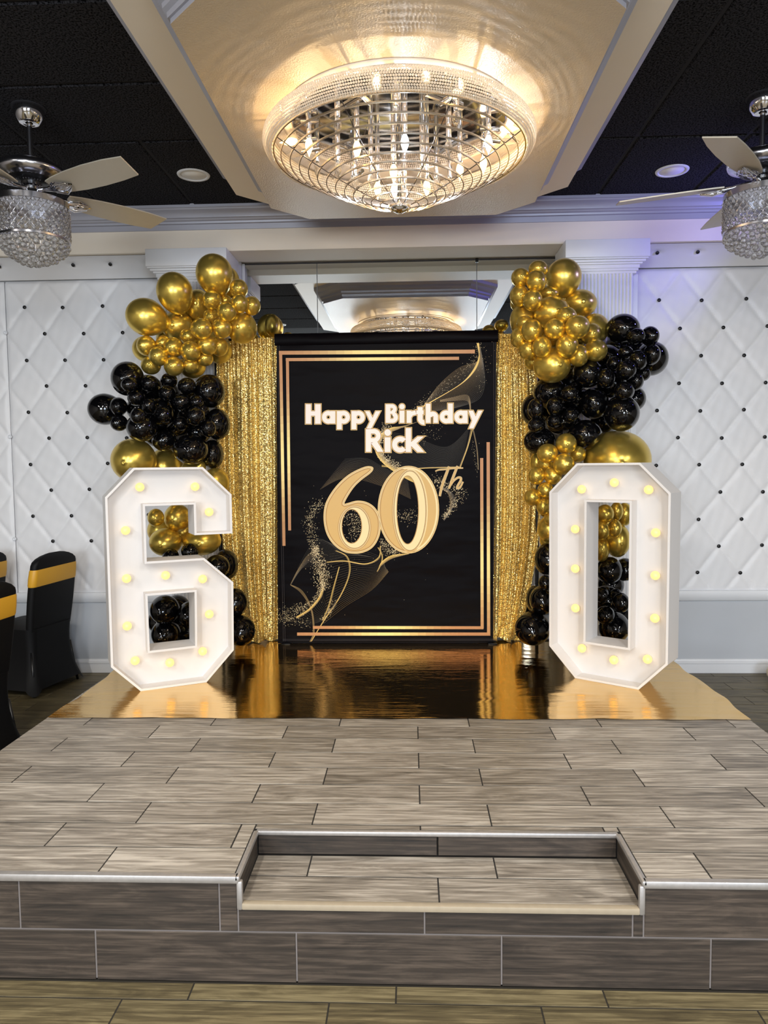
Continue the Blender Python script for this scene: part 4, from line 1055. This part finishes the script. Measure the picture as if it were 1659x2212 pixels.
def curtain(label, xa0, xa1, xb0, xb1, seed, ya, yb):
    """xa: top edge, xb: bottom edge (left, right); ya/yb: depth at the left and right side"""
    t = thing('sequin_curtain', label, 'curtain', ((xb0+xb1)/2, 4.93, ZS))
    rn = random.Random(seed); nu, nv = 110, 70; vs = []; fs = []
    fr = [(rn.uniform(3, 17), rn.uniform(0, 6.28), rn.uniform(0.25, 1)) for _ in range(7)]
    def fold(u): return sum(a*math.sin(f*u*PI*1.15+p) for f, p, a in fr)/3.2
    for j in range(nv+1):
        v = j/nv; z = 2.432+(ZS+0.006-2.432)*v
        for i in range(nu+1):
            u = i/nu
            l = xa0+(xb0-xa0)*(v**0.7); r = xa1+(xb1-xa1)*(v**0.7)
            bulge = 0.02*math.sin(PI*v)
            wide = 0.085*math.sin(PI*v**1.3)
            if xa0 < -0.5: l -= wide*0.5
            else: r += wide
            x = (l-bulge)+(r-l+2*bulge)*u
            gather = 0.35+0.65*min(1, v*3.2)
            y = ya+(yb-ya)*u+0.030*gather*fold(u+0.01*math.sin(v*5+seed)) + (0.006*math.sin(u*95) if v < 0.12 else 0.0015*math.sin(u*95))
            zz = z
            if v > 0.955:
                k = (v-0.955)/0.045; y -= 0.06*k*(0.5+0.5*math.sin(u*9+seed)); x += 0.02*k*math.sin(u*14); zz = ZS+0.006+(z-ZS-0.006)*(1-0.6*k)+0.012*k*(1+math.sin(u*17+seed))
            vs.append((x, y, zz))
    for j in range(nv):
        for i in range(nu):
            a = j*(nu+1)+i; fs.append((a, a+1, a+nu+2, a+nu+1))
    wobj('sequin_cloth', MB().add(vs, fs), M_seq, t, True, fixn=False)
    wobj('curtain_rod', MB().tube([(min(xa0, xb0)-0.02, max(ya, yb)+0.012, 2.425), (max(xa1, xb1)+0.02, max(ya, yb)+0.012, 2.425)], 0.010, 12), M_pole, t, True)
    px = (xa0 if xa0 < -0.5 else xa1)
    wobj('stand_pole', MB().tube([(px, max(ya, yb)+0.012, ZS+0.004), (px, max(ya, yb)+0.012, 2.425)], 0.012, 12).cbox(px-0.10, px+0.10, 4.955, 4.985, ZS+0.002, ZS+0.010, 0.002), M_pole, t, 40)
    return t
curtain('gold sequin curtain hanging left of the black birthday banner', -1.33, -0.865, -1.225, -0.915, 3, 4.958, 4.944)
curtain('gold sequin curtain hanging right of the black birthday banner', 0.545, 0.86, 0.535, 0.735, 8, 4.944, 4.958)

# ------------------------------------------------------------------ printed birthday banner
YB = 4.88
def on_banner(px, py):
    d = CAM_RIGHT*((px-829.5)/FPX)+CAM_DOWN*((py-1106)/FPX)+CAM_FWD
    q = d*(YB/d.y); return (q.x, q.z+CAM_POS.z)
def K1(p): return on_banner(580+p[0]*580/1659, 700+p[1]*580/1659)
def K3(p): return on_banner(640+p[0]*420/1659, 850+p[1]*420/1659)
SK3 = 420/1659*YB/FPX                       # metres per design unit
def banner_cloth():
    m, nt, b = new_mat('black_satin_banner'); L = nt.links.new
    tc = N(nt, 'ShaderNodeTexCoord')
    b.inputs['Base Color'].default_value = S(7,5,8); b.inputs['Specular IOR Level'].default_value = 0.05; b.inputs['Roughness'].default_value = 0.48; b.inputs['Sheen Weight'].default_value = 0.0
    mp = N(nt, 'ShaderNodeMapping'); mp.inputs['Scale'].default_value = (1.6, 1, 5); L(tc.outputs['Object'], mp.inputs['Vector'])
    n1 = N(nt, 'ShaderNodeTexNoise'); n1.inputs['Scale'].default_value = 1.3; n1.inputs['Detail'].default_value = 2; L(mp.outputs[0], n1.inputs['Vector'])
    bp = N(nt, 'ShaderNodeBump'); bp.inputs['Strength'].default_value = 0.4; bp.inputs['Distance'].default_value = 0.05
    L(n1.outputs['Fac'], bp.inputs['Height']); L(bp.outputs['Normal'], b.inputs['Normal'])
    return m
M_banner = banner_cloth()
def print_mat():
    m, nt, b = new_mat('banner_print')
    at = N(nt, 'ShaderNodeVertexColor', layer_name='Col'); nt.links.new(at.outputs['Color'], b.inputs['Base Color'])
    b.inputs['Roughness'].default_value = 0.45
    return m
M_print = print_mat()
bn = thing('birthday_banner', 'black and gold printed birthday banner hanging between two sequin curtains', 'banner', (-0.18, YB, ZS))
TL, TR, BL, BR = on_banner(597,742), on_banner(1073,737), on_banner(600,1390), on_banner(1064,1390)
mb = MB(); nu, nv = 40, 56; vs = []; fs = []
for j in range(nv+1):
    v = j/nv
    for i in range(nu+1):
        u = i/nu
        x = (TL[0]*(1-u)+TR[0]*u)*(1-v)+(BL[0]*(1-u)+BR[0]*u)*v; z = (TL[1]*(1-u)+TR[1]*u)*(1-v)+max(ZS+0.004, 0)*v
        ed = min(u, 1-u)
        y = YB+0.002+0.006*max(0, 1-ed/0.08)*(0.5+0.5*math.sin(v*38+u*7))
        vs.append((x, y, z))
for j in range(nv):
    for i in range(nu):
        a = j*(nu+1)+i; fs.append((a, a+1, a+nu+2, a+nu+1))
wobj('cloth', mb.add(vs, fs), M_banner, bn, True, fixn=False)
SL = [on_banner(*p) for p in ((593,723),(1076,718),(1073,742),(597,747))]
sl = MB(); prof = [(0.0,-0.040),(-0.006,-0.034),(-0.012,-0.018),(-0.013,0.0),(-0.010,0.020),(-0.003,0.034),(0.006,0.040),(0.014,0.030),(0.014,-0.03)]
xl, xr = SL[0][0], SL[1][0]; zc = (SL[0][1]+SL[3][1])/2+0.004
sl.prism([(YB+y, zc+z) for y, z in prof], xl, xr, 'x')
wobj('top_sleeve', sl, M_banner, bn, 60)
st = MB(); 
for x0 in (TL[0]+0.008, TL[0]+0.02, TR[0]-0.02, TR[0]-0.008): st.box(x0-0.0006, x0+0.0006, YB-0.0012, YB-0.0004, ZS+0.02, TL[1]-0.005)
for z0 in (ZS+0.026, ZS+0.034, TL[1]-0.012): st.box(TL[0]+0.004, TR[0]-0.004, YB-0.0012, YB-0.0004, z0-0.0006, z0+0.0006)
wobj('hem_stitching', st, simple('grey_thread', S(78,72,74), 0.7), bn)
fr = MB()
for x in (TL[0]+0.03, TR[0]-0.03):
    fr.tube([(x, YB+0.024, ZS+0.004), (x, YB+0.024, zc)], 0.009, 12); fr.cbox(x-0.03, x+0.03, YB-0.03, YB+0.09, ZS+0.003, ZS+0.010, 0.002)
fr.tube([(xl+0.01, YB+0.006, zc), (xr-0.01, YB+0.006, zc)], 0.008, 12)
wobj('stand_frame', fr, M_pole, bn, 40)

class Print(MB):
    k = 0
    def dep(s, layer):
        """every printed shape lies a hair in front of the one before"""
        s.k += 1; return YB-0.0010-0.00035*layer-1.2e-5*(s.k % 50)
    def poly(s, pts, layer, col):
        s.cur = col; y = s.dep(layer); return s.add([(x, y, z) for x, z in pts], [tuple(range(len(pts)))])
    def stroke(s, pts, w, layer, col, cap=0.0):
        """ribbon of width w (or list) along pts (x,z)"""
        P = [Vector(p) for p in pts]; n = len(P); ws = w if isinstance(w, list) else [w]*n; l = []; r = []
        if cap:
            P[0] = P[0]-(P[1]-P[0]).normalized()*cap; P[-1] = P[-1]+(P[-1]-P[-2]).normalized()*cap
        for i in range(n):
            if 0 < i < n-1:
                a = (P[i]-P[i-1]).normalized(); b = (P[i+1]-P[i]).normalized(); t = a+b
                if t.length < 1e-6: t = a
                t.normalize(); k = 1/max(0.5, t.dot(a))
            else:
                t = (P[min(i+1, n-1)]-P[max(i-1, 0)]).normalized(); k = 1
            q = Vector((-t.y, t.x))*ws[i]/2*k; l.append(P[i]+q); r.append(P[i]-q)
        s.cur = col; y = s.dep(layer)
        return s.add([(p.x, y, p.y) for p in l]+[(p.x, y, p.y) for p in r], [(i, i+1, n+i+1, n+i) for i in range(n-1)])
    def ring(s, c, ro, ri, layer, col, a0=0.0, a1=2*PI, n=28):
        vs = []; y = s.dep(layer)
        for k in range(n+1):
            a = a0+(a1-a0)*k/n; vs += [(c[0]+ro*math.cos(a), y, c[1]+ro*math.sin(a)), (c[0]+ri*math.cos(a), y, c[1]+ri*math.sin(a))]
        s.cur = col; return s.add(vs, [(2*k, 2*k+2, 2*k+3, 2*k+1) for k in range(n)])
def pr(name, p): return wobj(name, p, M_print, bn, fixn=False)
WHITE, GOLD1, GOLD2 = S(240,228,220), S(150,108,42), S(226,190,112)
# glyphs: bars and bowls in design units, drawn three times (light edge, gold line, white face)
def bar(*pts, w=38): return ('b', pts, w)
def bowl(cx, cy, ro, ri, a0=0, a1=360): return ('r', (cx, cy), ro, ri, a0, a1)
def poly(*pts): return ('p', pts)
def dot(cx, cy, r): return ('r', (cx, cy), r, 0, 0, 360)
GREET = [
 bar((104,92),(104,258), w=46), bar((185,92),(185,258), w=48), bar((104,171),(185,171), w=38),
 bowl(274,203,54,17), bar((313,150),(313,256), w=41),
 bar((368,150),(368,306), w=41), bowl(404,203,54,17),
 bar((492,150),(492,306), w=41), bowl(531,203,54,17),
 poly((588,152),(624,152),(651,208),(678,152),(718,152),(640,300),(600,300),(630,240)),
 bar((783,93),(783,251), w=40), bowl(816,133,40,9,-90,90), bowl(820,204,47,12,-90,90), bar((783,108),(818,108), w=31), bar((783,162),(820,162), w=24), bar((783,234),(822,234), w=34),
 bar((902,147),(902,251), w=40), dot(902,113,23),
 bar((962,147),(962,251), w=38), bar((966,196),(984,172),(1020,163), w=36),
 bar((1057,117),(1057,222), w=42), bowl(1090,213,54,14,180,275), bar((1024,161),(1086,161), w=32),
 bar((1125,88),(1125,251), w=40), bowl(1164,202,46,8,0,180), bar((1190,202),(1190,251), w=38),
 bowl(1279,200,54,17), bar((1315,86),(1315,253), w=41),
 bowl(1403,200,54,17), bar((1441,147),(1441,253), w=39),
 poly((1469,147),(1507,147),(1530,196),(1552,147),(1588,147),(1511,298),(1472,298),(1500,232))]
NAME_ = [
 bar((616,305),(616,498), w=44), bowl(662,361,58,19,-90,90), bar((616,323),(664,323), w=38), bar((616,399),(664,399), w=38), poly((638,425),(690,408),(744,498),(692,498)),
 bar((780,374),(780,500), w=50), dot(780,334,28),
 bowl(886,436,68,26,42,318),
 bar((957,295),(957,500), w=46), poly((978,416),(1036,368),(1088,368),(1026,424),(1092,500),(1034,500),(978,446))]
def lettering(name, items, e1, e2):
    p = Print()
    for lay, (off, col) in enumerate(((e2, GOLD2), (e1, GOLD1), (0.0, WHITE))):
        for it in items:
            if it[0] == 'b':
                p.stroke([K3(q) for q in it[1]], it[2]*SK3+2*off, 6+2.2*lay, col, cap=off)
            elif it[0] == 'p':
                p.poly(offset_poly(ccw([K3(q) for q in it[1]]), -off), 6+2.2*lay, col)
            else:
                c = K3(it[1]); ro = it[2]*SK3+off; ri = max(0, it[3]*SK3-off) if it[3] else 0
                a0, a1 = it[4], it[5]
                if a1-a0 < 360: da = math.degrees(off/(it[2]*SK3)) if a1-a0 != 180 else 0; a0 -= da; a1 += da
                p.ring(c, ro, ri, 6+2.2*lay, col, R(a0), R(a1))
    return pr(name, p)
lettering('greeting_lettering', GREET, 0.0032, 0.0062)
lettering('name_lettering', NAME_, 0.0036, 0.0068)

# frame lines, copper fading to pale gold along their length
COPPER, PALE = Vector(S(178,122,72)[:3]), Vector(S(244,222,140)[:3])
def frame_line(p, a, b, w, f):
    n = 24
    for i in range(n):
        t0, t1 = i/n, (i+1)/n
        c = COPPER.lerp(PALE, f((t0+t1)/2))
        q0 = (a[0]+(b[0]-a[0])*t0, a[1]+(b[1]-a[1])*t0); q1 = (a[0]+(b[0]-a[0])*t1, a[1]+(b[1]-a[1])*t1)
        p.stroke([K1(q0), K1(q1)], w*580/1659*YB/FPX, 3, (c[0], c[1], c[2], 1))
hump = lambda t: math.exp(-((t-0.62)/0.22)**2); humpb = lambda t: math.exp(-((t-0.55)/0.22)**2)
tb = lambda t: math.exp(-((t-0.5)/0.25)**2)
bb = lambda t: math.exp(-((t-0.45)/0.2)**2)
for l1, l2 in ((((65,178), (1275,170), 23, tb), ((75,168), (96,1370), 19, humpb)), (((107,220), (1177,212), 19, tb), ((117,212), (131,1275), 18, humpb)),
               (((177,1915), (1370,1915), 20, bb), ((1357,730), (1360,1915), 20, hump)), (((275,1874), (1328,1876), 19, bb), ((1317,828), (1320,1880), 19, hump))):
    fp = Print(); frame_line(fp, *l1); frame_line(fp, *l2); pr('frame_line', fp)

# big gold 60 and script th
def spl(pts, n=10, closed=True):
    m = len(pts); out = []
    for i in range(m if closed else m-1):
        p0, p1, p2, p3 = [Vector(pts[(i+k) % m if closed else min(max(i+k, 0), m-1)]) for k in (-1, 0, 1, 2)]
        for j in range(n):
            t = j/n; out.append(tuple(0.5*((2*p1)+(-p0+p2)*t+(2*p0-5*p1+4*p2-p3)*t*t+(-p0+3*p1-3*p2+p3)*t**3)))
    if not closed: out.append(tuple(pts[-1]))
    return out
def ell(c, rx, ry, n=56, tilt=0): return [(c[0]+rx*math.cos(2*PI*k/n)+tilt*ry*math.sin(2*PI*k/n), c[1]+ry*math.sin(2*PI*k/n)) for k in range(n)]
def annulus(p, outer, inner, layer, col):
    """region between two closed outlines, filled"""
    bm = bmesh.new(); es = []
    for lp in ([outer, inner] if inner else [outer]):
        vs = [bm.verts.new((x, YB-0.0010-0.00035*layer, z)) for x, z in lp]; es += [bm.edges.new((vs[i-1], vs[i])) for i in range(len(vs))]
    bmesh.ops.triangle_fill(bm, use_beauty=True, use_dissolve=False, edges=es)
    p.cur = col; p.frombm(bm)
SIX = spl([(652,628),(655,652),(628,684),(560,735),(500,792),(450,862),(412,935),(440,934),(520,914),(600,926),(668,970),(712,1045),(722,1130),(706,1225),(655,1310),(580,1354),(500,1366),(410,1352),(320,1290),(258,1195),(233,1070),(246,950),(296,850),(366,762),(450,690),(540,642),(608,620)], 6)
ZERO = ell((957,991), 262, 374)
H6, H0 = ell((497,1145), 128, 178), ell((970,1000), 138, 342)
D6, D0 = ell((474,1133), 82, 142), ell((950,993), 90, 288)
C1, C2, C3, C4, C5 = S(228,196,130), S(132,96,38), S(176,134,64), S(206,168,96), S(238,214,160)
nm = Print()
def inset(poly, d): return offset_poly(ccw(poly), d)
def K3s(pts): return [K3(p) for p in pts]
for out, hole, dark, bl_ in ((SIX, H6, D6, 0), (ZERO, H0, D0, 0.17)):
    for lay, (d, col) in enumerate(((0, C1), (7, C2), (10, C5), (16, C3), (26, C4))):
        o = inset(out, d); h = inset(hole, -d*0.55)
        annulus(nm, K3s(o), K3s(h), 4.2+lay*0.35+bl_, col)
    annulus(nm, K3s(hole), K3s(inset(hole, 14)), 6.4+bl_, C2); annulus(nm, K3s(inset(hole, 5)), K3s(dark), 6.7+bl_, C5)
    annulus(nm, K3s(inset(dark, -6)), K3s(dark), 6.9+bl_, C3)
pr('number_print', nm)
th = Print()
for pts, w in (([(1186,664),(1215,652),(1262,648),(1330,640),(1424,636)], 14), ([(1304,622),(1290,660),(1262,735),(1238,810),(1224,876)], 25), ([(1376,618),(1356,668),(1330,735),(1302,812)], 23),
               ([(1310,792),(1340,748),(1368,724),(1388,716),(1404,722),(1402,745),(1382,778),(1372,802),(1386,808),(1404,790),(1422,752)], 20)):
    q = spl(pts, 5, False); n = len(q)
    for lay, (k, col) in enumerate(((1.0, C5), (0.72, C2), (0.5, C4))):
        th.stroke([K3(a) for a in q], [w*SK3*k*(0.75+0.25*math.sin(PI*i/(n-1))) for i in range(n)], 7+lay, col)
pr('suffix_print', th)

# gold line waves and glitter
wv = Print(); rn = random.Random(21)
def family(A, B, n, w, c0, c1, layer=1, pw=1.0):
    a, b = spl(A, 12, False), spl(B, 12, False); m = min(len(a), len(b))
    for k in range(n):
        t = (k/(max(1, n-1)))**pw
        pts = [K1((a[i][0]*(1-t)+b[i][0]*t, a[i][1]*(1-t)+b[i][1]*t)) for i in range(m)]
        c = Vector(c0).lerp(Vector(c1), t); wv.stroke(pts, w, layer, (c[0], c[1], c[2], 1))
DIM, MID_, BRI = S(58,48,30)[:3], S(120,96,48)[:3], S(226,190,96)[:3]
# upper ribbon
family([(1300,118),(1292,230),(1200,360),(1000,482),(880,545)], [(1288,118),(1300,232),(1216,350),(1012,478),(886,548)], 5, 0.0035, BRI, BRI, 2)
family([(1292,140),(1290,230),(1180,270),(1060,370),(960,500)], [(1296,140),(1300,240),(1215,350),(1040,470),(930,560)], 16, 0.0012, MID_, DIM)
family([(1300,150),(1302,240),(1215,355),(1030,480),(900,560)], [(1310,150),(1330,260),(1335,380),(1290,470),(1150,520)], 22, 0.0012, MID_, DIM)
family([(1060,470),(1130,455),(1220,438),(1245,470),(1252,560)], [(1060,480),(1130,475),(1210,470),(1238,490),(1245,565)], 8, 0.0016, MID_, MID_)
family([(1250,650),(1225,760),(1180,880)], [(1262,650),(1232,760),(1188,880)], 4, 0.0022, MID_, BRI)
family([(1262,650),(1285,770),(1295,900)], [(1266,650),(1290,770),(1298,900)], 3, 0.0018, MID_, MID_)
family([(830,640),(760,640),(690,690),(660,780),(720,870),(860,960),(960,1000)], [(930,600),(800,650),(720,690),(685,770),(735,850),(870,930),(1000,960)], 16, 0.0022, BRI, MID_, 2)
family([(720,660),(900,700),(1100,760),(1240,640)], [(740,870),(900,880),(1080,890),(1195,870)], 26, 0.0009, DIM, DIM)
family([(470,835),(600,830),(700,880),(860,960)], [(320,1020),(480,950),(700,1000),(880,1080)], 22, 0.0009, DIM, MID_)
family([(700,870),(860,890),(1000,885),(1190,880)], [(700,880),(860,895),(1000,890),(1190,886)], 4, 0.0020, MID_, BRI)
family([(1050,1010),(1110,1050),(1120,1130),(1080,1205)], [(1060,1000),(1130,1040),(1150,1110),(1085,1215)], 12, 0.0016, MID_, DIM)
# lower waves
family([(360,1470),(470,1462),(600,1480),(680,1440),(690,1370)], [(360,1474),(470,1468),(600,1486),(684,1448),(694,1370)], 4, 0.0022, BRI, MID_, 2)
family([(680,1510),(700,1470),(760,1430),(860,1418)], [(668,1530),(700,1490),(765,1448),(870,1420)], 9, 0.0022, BRI, MID_, 2)
family([(675,1380),(700,1430),(695,1480),(672,1530)], [(685,1380),(706,1430),(700,1480),(674,1530)], 4, 0.0018, BRI, MID_, 2)
family([(410,1400),(480,1440),(495,1540),(440,1680),(340,1830),(262,1960)], [(420,1400),(490,1440),(503,1540),(446,1680),(346,1830),(266,1960)], 4, 0.0018, MID_, BRI, 2)
family([(440,1500),(410,1620),(380,1740),(340,1830)], [(436,1500),(402,1620),(370,1740),(332,1830)], 4, 0.0018, MID_, BRI, 2)
family([(380,1420),(560,1400),(690,1440),(720,1500)], [(340,1850),(480,1740),(640,1640),(742,1530)], 26, 0.0009, DIM, MID_)
family([(180,1510),(260,1370),(330,1330),(430,1400)], [(380,1490),(430,1450),(520,1430),(640,1440)], 24, 0.0009, DIM, DIM)
family([(135,1610),(180,1520),(240,1430),(300,1390)], [(138,1612),(190,1530),(250,1470),(320,1440)], 12, 0.0012, MID_, DIM)
family([(135,1612),(200,1660),(260,1760),(275,1900),(255,1962)], [(138,1610),(210,1650),(268,1760),(284,1900),(262,1962)], 5, 0.0018, MID_, MID_, 2)
family([(335,1630),(310,1690),(250,1760),(170,1810)], [(345,1628),(325,1690),(262,1765),(180,1818)], 9, 0.0022, BRI, MID_, 2)
family([(330,1650),(350,1720),(380,1760),(420,1700)], [(150,1800),(240,1850),(330,1830),(420,1740)], 16, 0.0009, DIM, DIM)
pr('wave_lines', wv)
gl = Print()
def glit(path, spread, n, s0=0.0012, s1=0.0028, pw=1.0):
    q = spl(path, 16, False); m = len(q)
    for _ in range(n):
        t = rn.random(); i = min(m-2, int(t*(m-1))); f = t*(m-1)-i
        sp = spread[0]+(spread[1]-spread[0])*t if isinstance(spread, tuple) else spread(t)
        x = q[i][0]*(1-f)+q[i+1][0]*f+rn.gauss(0, sp); y = q[i][1]*(1-f)+q[i+1][1]*f+rn.gauss(0, sp)
        c = K1((x, y)); s = rn.uniform(s0, s1); b = rn.random()
        col = Vector(S(120,90,40)[:3]).lerp(Vector(S(255,238,190)[:3]), b)
        gl.poly([(c[0]-s, c[1]), (c[0], c[1]-s), (c[0]+s, c[1]), (c[0], c[1]+s)], 2.6, (col[0], col[1], col[2], 1))
glit([(330,1100),(262,1180),(262,1290),(290,1400)], (22,16), 420); glit([(290,1380),(310,1480),(335,1560),(335,1630)], lambda t: 12+16*math.sin(PI*t), 900, 0.0014, 0.0032)
glit([(330,1640),(270,1720),(170,1770),(80,1800)], (8,26), 430); glit([(80,1830),(150,1830),(240,1860)], (14,22), 120)
glit([(390,1700),(375,1780),(330,1830)], (8,14), 90); glit([(500,1190),(540,1230),(540,1320)], (34,30), 300)
glit([(740,625),(690,680),(690,740)], (14,12), 260); glit([(690,790),(730,840),(800,880)], (12,12), 340, 0.0014, 0.003)
glit([(1030,960),(1100,1000),(1200,1050)], (16,20), 260); glit([(1190,1060),(1140,1120),(1090,1190)], (24,8), 260)
glit([(1300,130),(1260,230),(1150,340),(1000,450),(900,530)], (16,16), 330, 0.0008, 0.002); glit([(1330,140),(1340,280),(1300,420)], (26,26), 60, 0.0008, 0.0018)
glit([(700,1340),(740,1400),(800,1400)], (16,18), 260); glit([(800,1180),(870,1190),(960,1160)], (20,26), 150); glit([(960,680),(1060,660),(900,740)], (24,24), 60, 0.0008, 0.002)
glit([(1262,720),(1275,830),(1290,920)], (8,8), 50, 0.0008, 0.002); glit([(700,1340),(520,1380),(360,1400)], (200,160), 60, 0.0008, 0.0016)
g = pr('glitter_print', gl); g['kind'] = 'stuff'

# ------------------------------------------------------------------ banquet chairs in stretch covers
M_cover = simple('black_spandex_cover', S(6,6,8), 0.6, spec=0.25, bump=0.03, nscale=300)
M_sash = simple('gold_spandex_sash', S(214,160,44), 0.45)
def rrect(w, d, r, n=8):
    """rounded rectangle outline, ccw"""
    out = []
    for cx, cy, a0 in ((w-r, d-r, 0), (-w+r, d-r, 90), (-w+r, -d+r, 180), (w-r, -d+r, 270)):
        for k in range(n+1):
            a = R(a0+90*k/n); out.append((cx+r*math.cos(a), cy+r*math.sin(a)))
    return out
SEAT_Z = 0.46; HB = 0.975
def back_ring(t, grow=0.0):
    """cross-section of the backrest at height fraction t; the chair faces -Y, the back is at +Y"""
    z = SEAT_Z-0.02+(HB-SEAT_Z+0.02)*t
    wtop = 0.205+0.012*math.sin(PI*t); y = 0.175+0.075*t
    if t > 0.86: wtop *= math.sqrt(max(0.0, 1-((t-0.86)/0.145)**2))*0.98+0.02
    th = 0.030*(1 if t < 0.9 else max(0.15, 1-((t-0.9)/0.105)**2))
    return [(x, y+yy, z) for x, yy in rrect(wtop+grow, th+grow, min(wtop, th)*0.9+grow, 5)]
def make_chair(label, loc, rot, group):
    t = thing('banquet_chair', label, 'chair', (loc[0], loc[1], 0), rot, group)
    mb = MB()
    per = rrect(0.215, 0.215, 0.06, 8); n = len(per); levels = 10; vs = []
    for j in range(levels+1):
        s = j/levels
        for (x, y) in per:
            a = math.atan2(y, x); corner = abs(math.sin(2*a))**4.5        # 1 at the corners
            hem = 0.012+0.22*(1-corner)**1.1
            z = SEAT_Z-(SEAT_Z-hem)*s
            waist = -0.030*math.sin(PI*s)*(1-corner*0.4)
            fl_ = 0.075*corner*s**2.2 + waist
            q = math.hypot(x, y); vs.append((x*(1+fl_/q), y*(1+fl_/q), z))
    fs = [(j*n+i, j*n+(i+1) % n, (j+1)*n+(i+1) % n, (j+1)*n+i) for j in range(levels) for i in range(n)]
    mb.add(vs, fs)
    # seat top, softly domed
    rings = [[(x*k, y*k, SEAT_Z+0.030*(1-k**2.5)) for x, y in per] for k in (1, 0.9, 0.7, 0.4, 0.02)]
    o = [p for r in rings for p in r]
    mb.add(o, [(j*n+i, (j+1)*n+i, (j+1)*n+(i+1) % n, j*n+(i+1) % n) for j in range(4) for i in range(n)])
    # backrest
    ts = [0, 0.1, 0.2, 0.35, 0.5, 0.65, 0.78, 0.86, 0.90, 0.94, 0.97, 0.99, 1.0]
    rr = [back_ring(q) for q in ts]; m = len(rr[0]); o = [p for r in rr for p in r]
    mb.add(o, [(j*m+i, j*m+(i+1) % m, (j+1)*m+(i+1) % m, (j+1)*m+i) for j in range(len(ts)-1) for i in range(m)]+[tuple((len(ts)-1)*m+i for i in range(m))])
    obj('cover', mb, M_cover, t, 50)
    sb_ = MB(); ts = [0.60, 0.62, 0.70, 0.80, 0.82]; gr_ = [0.001, 0.0045, 0.0055, 0.0045, 0.001]
    rr = [back_ring(q, g_) for q, g_ in zip(ts, gr_)]; o = [p for r in rr for p in r]
    # the band sags a little and tilts
    o = [(x, y, z-0.03*x) for x, y, z in o]
    sb_.add(o, [(j*m+i, j*m+(i+1) % m, (j+1)*m+(i+1) % m, (j+1)*m+i) for j in range(len(ts)-1) for i in range(m)])
    obj('sash', sb_, M_sash, t, 50)
    for x in (-1, 1):
        for y in (-1, 1):
            obj('leg', MB().tube([(x*0.19, y*0.19, 0.30), (x*0.222, y*0.222, 0.0)], [0.011, 0.009], 10), M_black, t, True)
    return t
make_chair('black covered banquet chair with a gold sash, nearest the figure six', (-2.75, 5.02), R(-103), 'covered banquet chairs at the left edge')
make_chair('black covered chair with gold sash cut by left frame edge, against the wall', (-3.29, 5.06), R(-100), 'covered banquet chairs at the left edge')
make_chair('black covered chair with gold sash in the left foreground, beside the stage', (-2.44, 3.66), R(-100), 'covered banquet chairs at the left edge')
# the round cream thing cut by the right edge of the photograph
cb = obj('round_pouf', MB().lathe([(0.0,0.0),(0.05,0.0),(0.085,0.012),(0.105,0.045),(0.108,0.07),(0.098,0.10),(0.07,0.122),(0.03,0.13),(0.0,0.131)], 36, cap=False), simple('cream_fabric', S(222,208,182), 0.7), None, True, loc=(2.615, 5.12, 0.0))
tag(cb, 'small round cream thing on the floor, cut by the right frame edge', 'pouf')
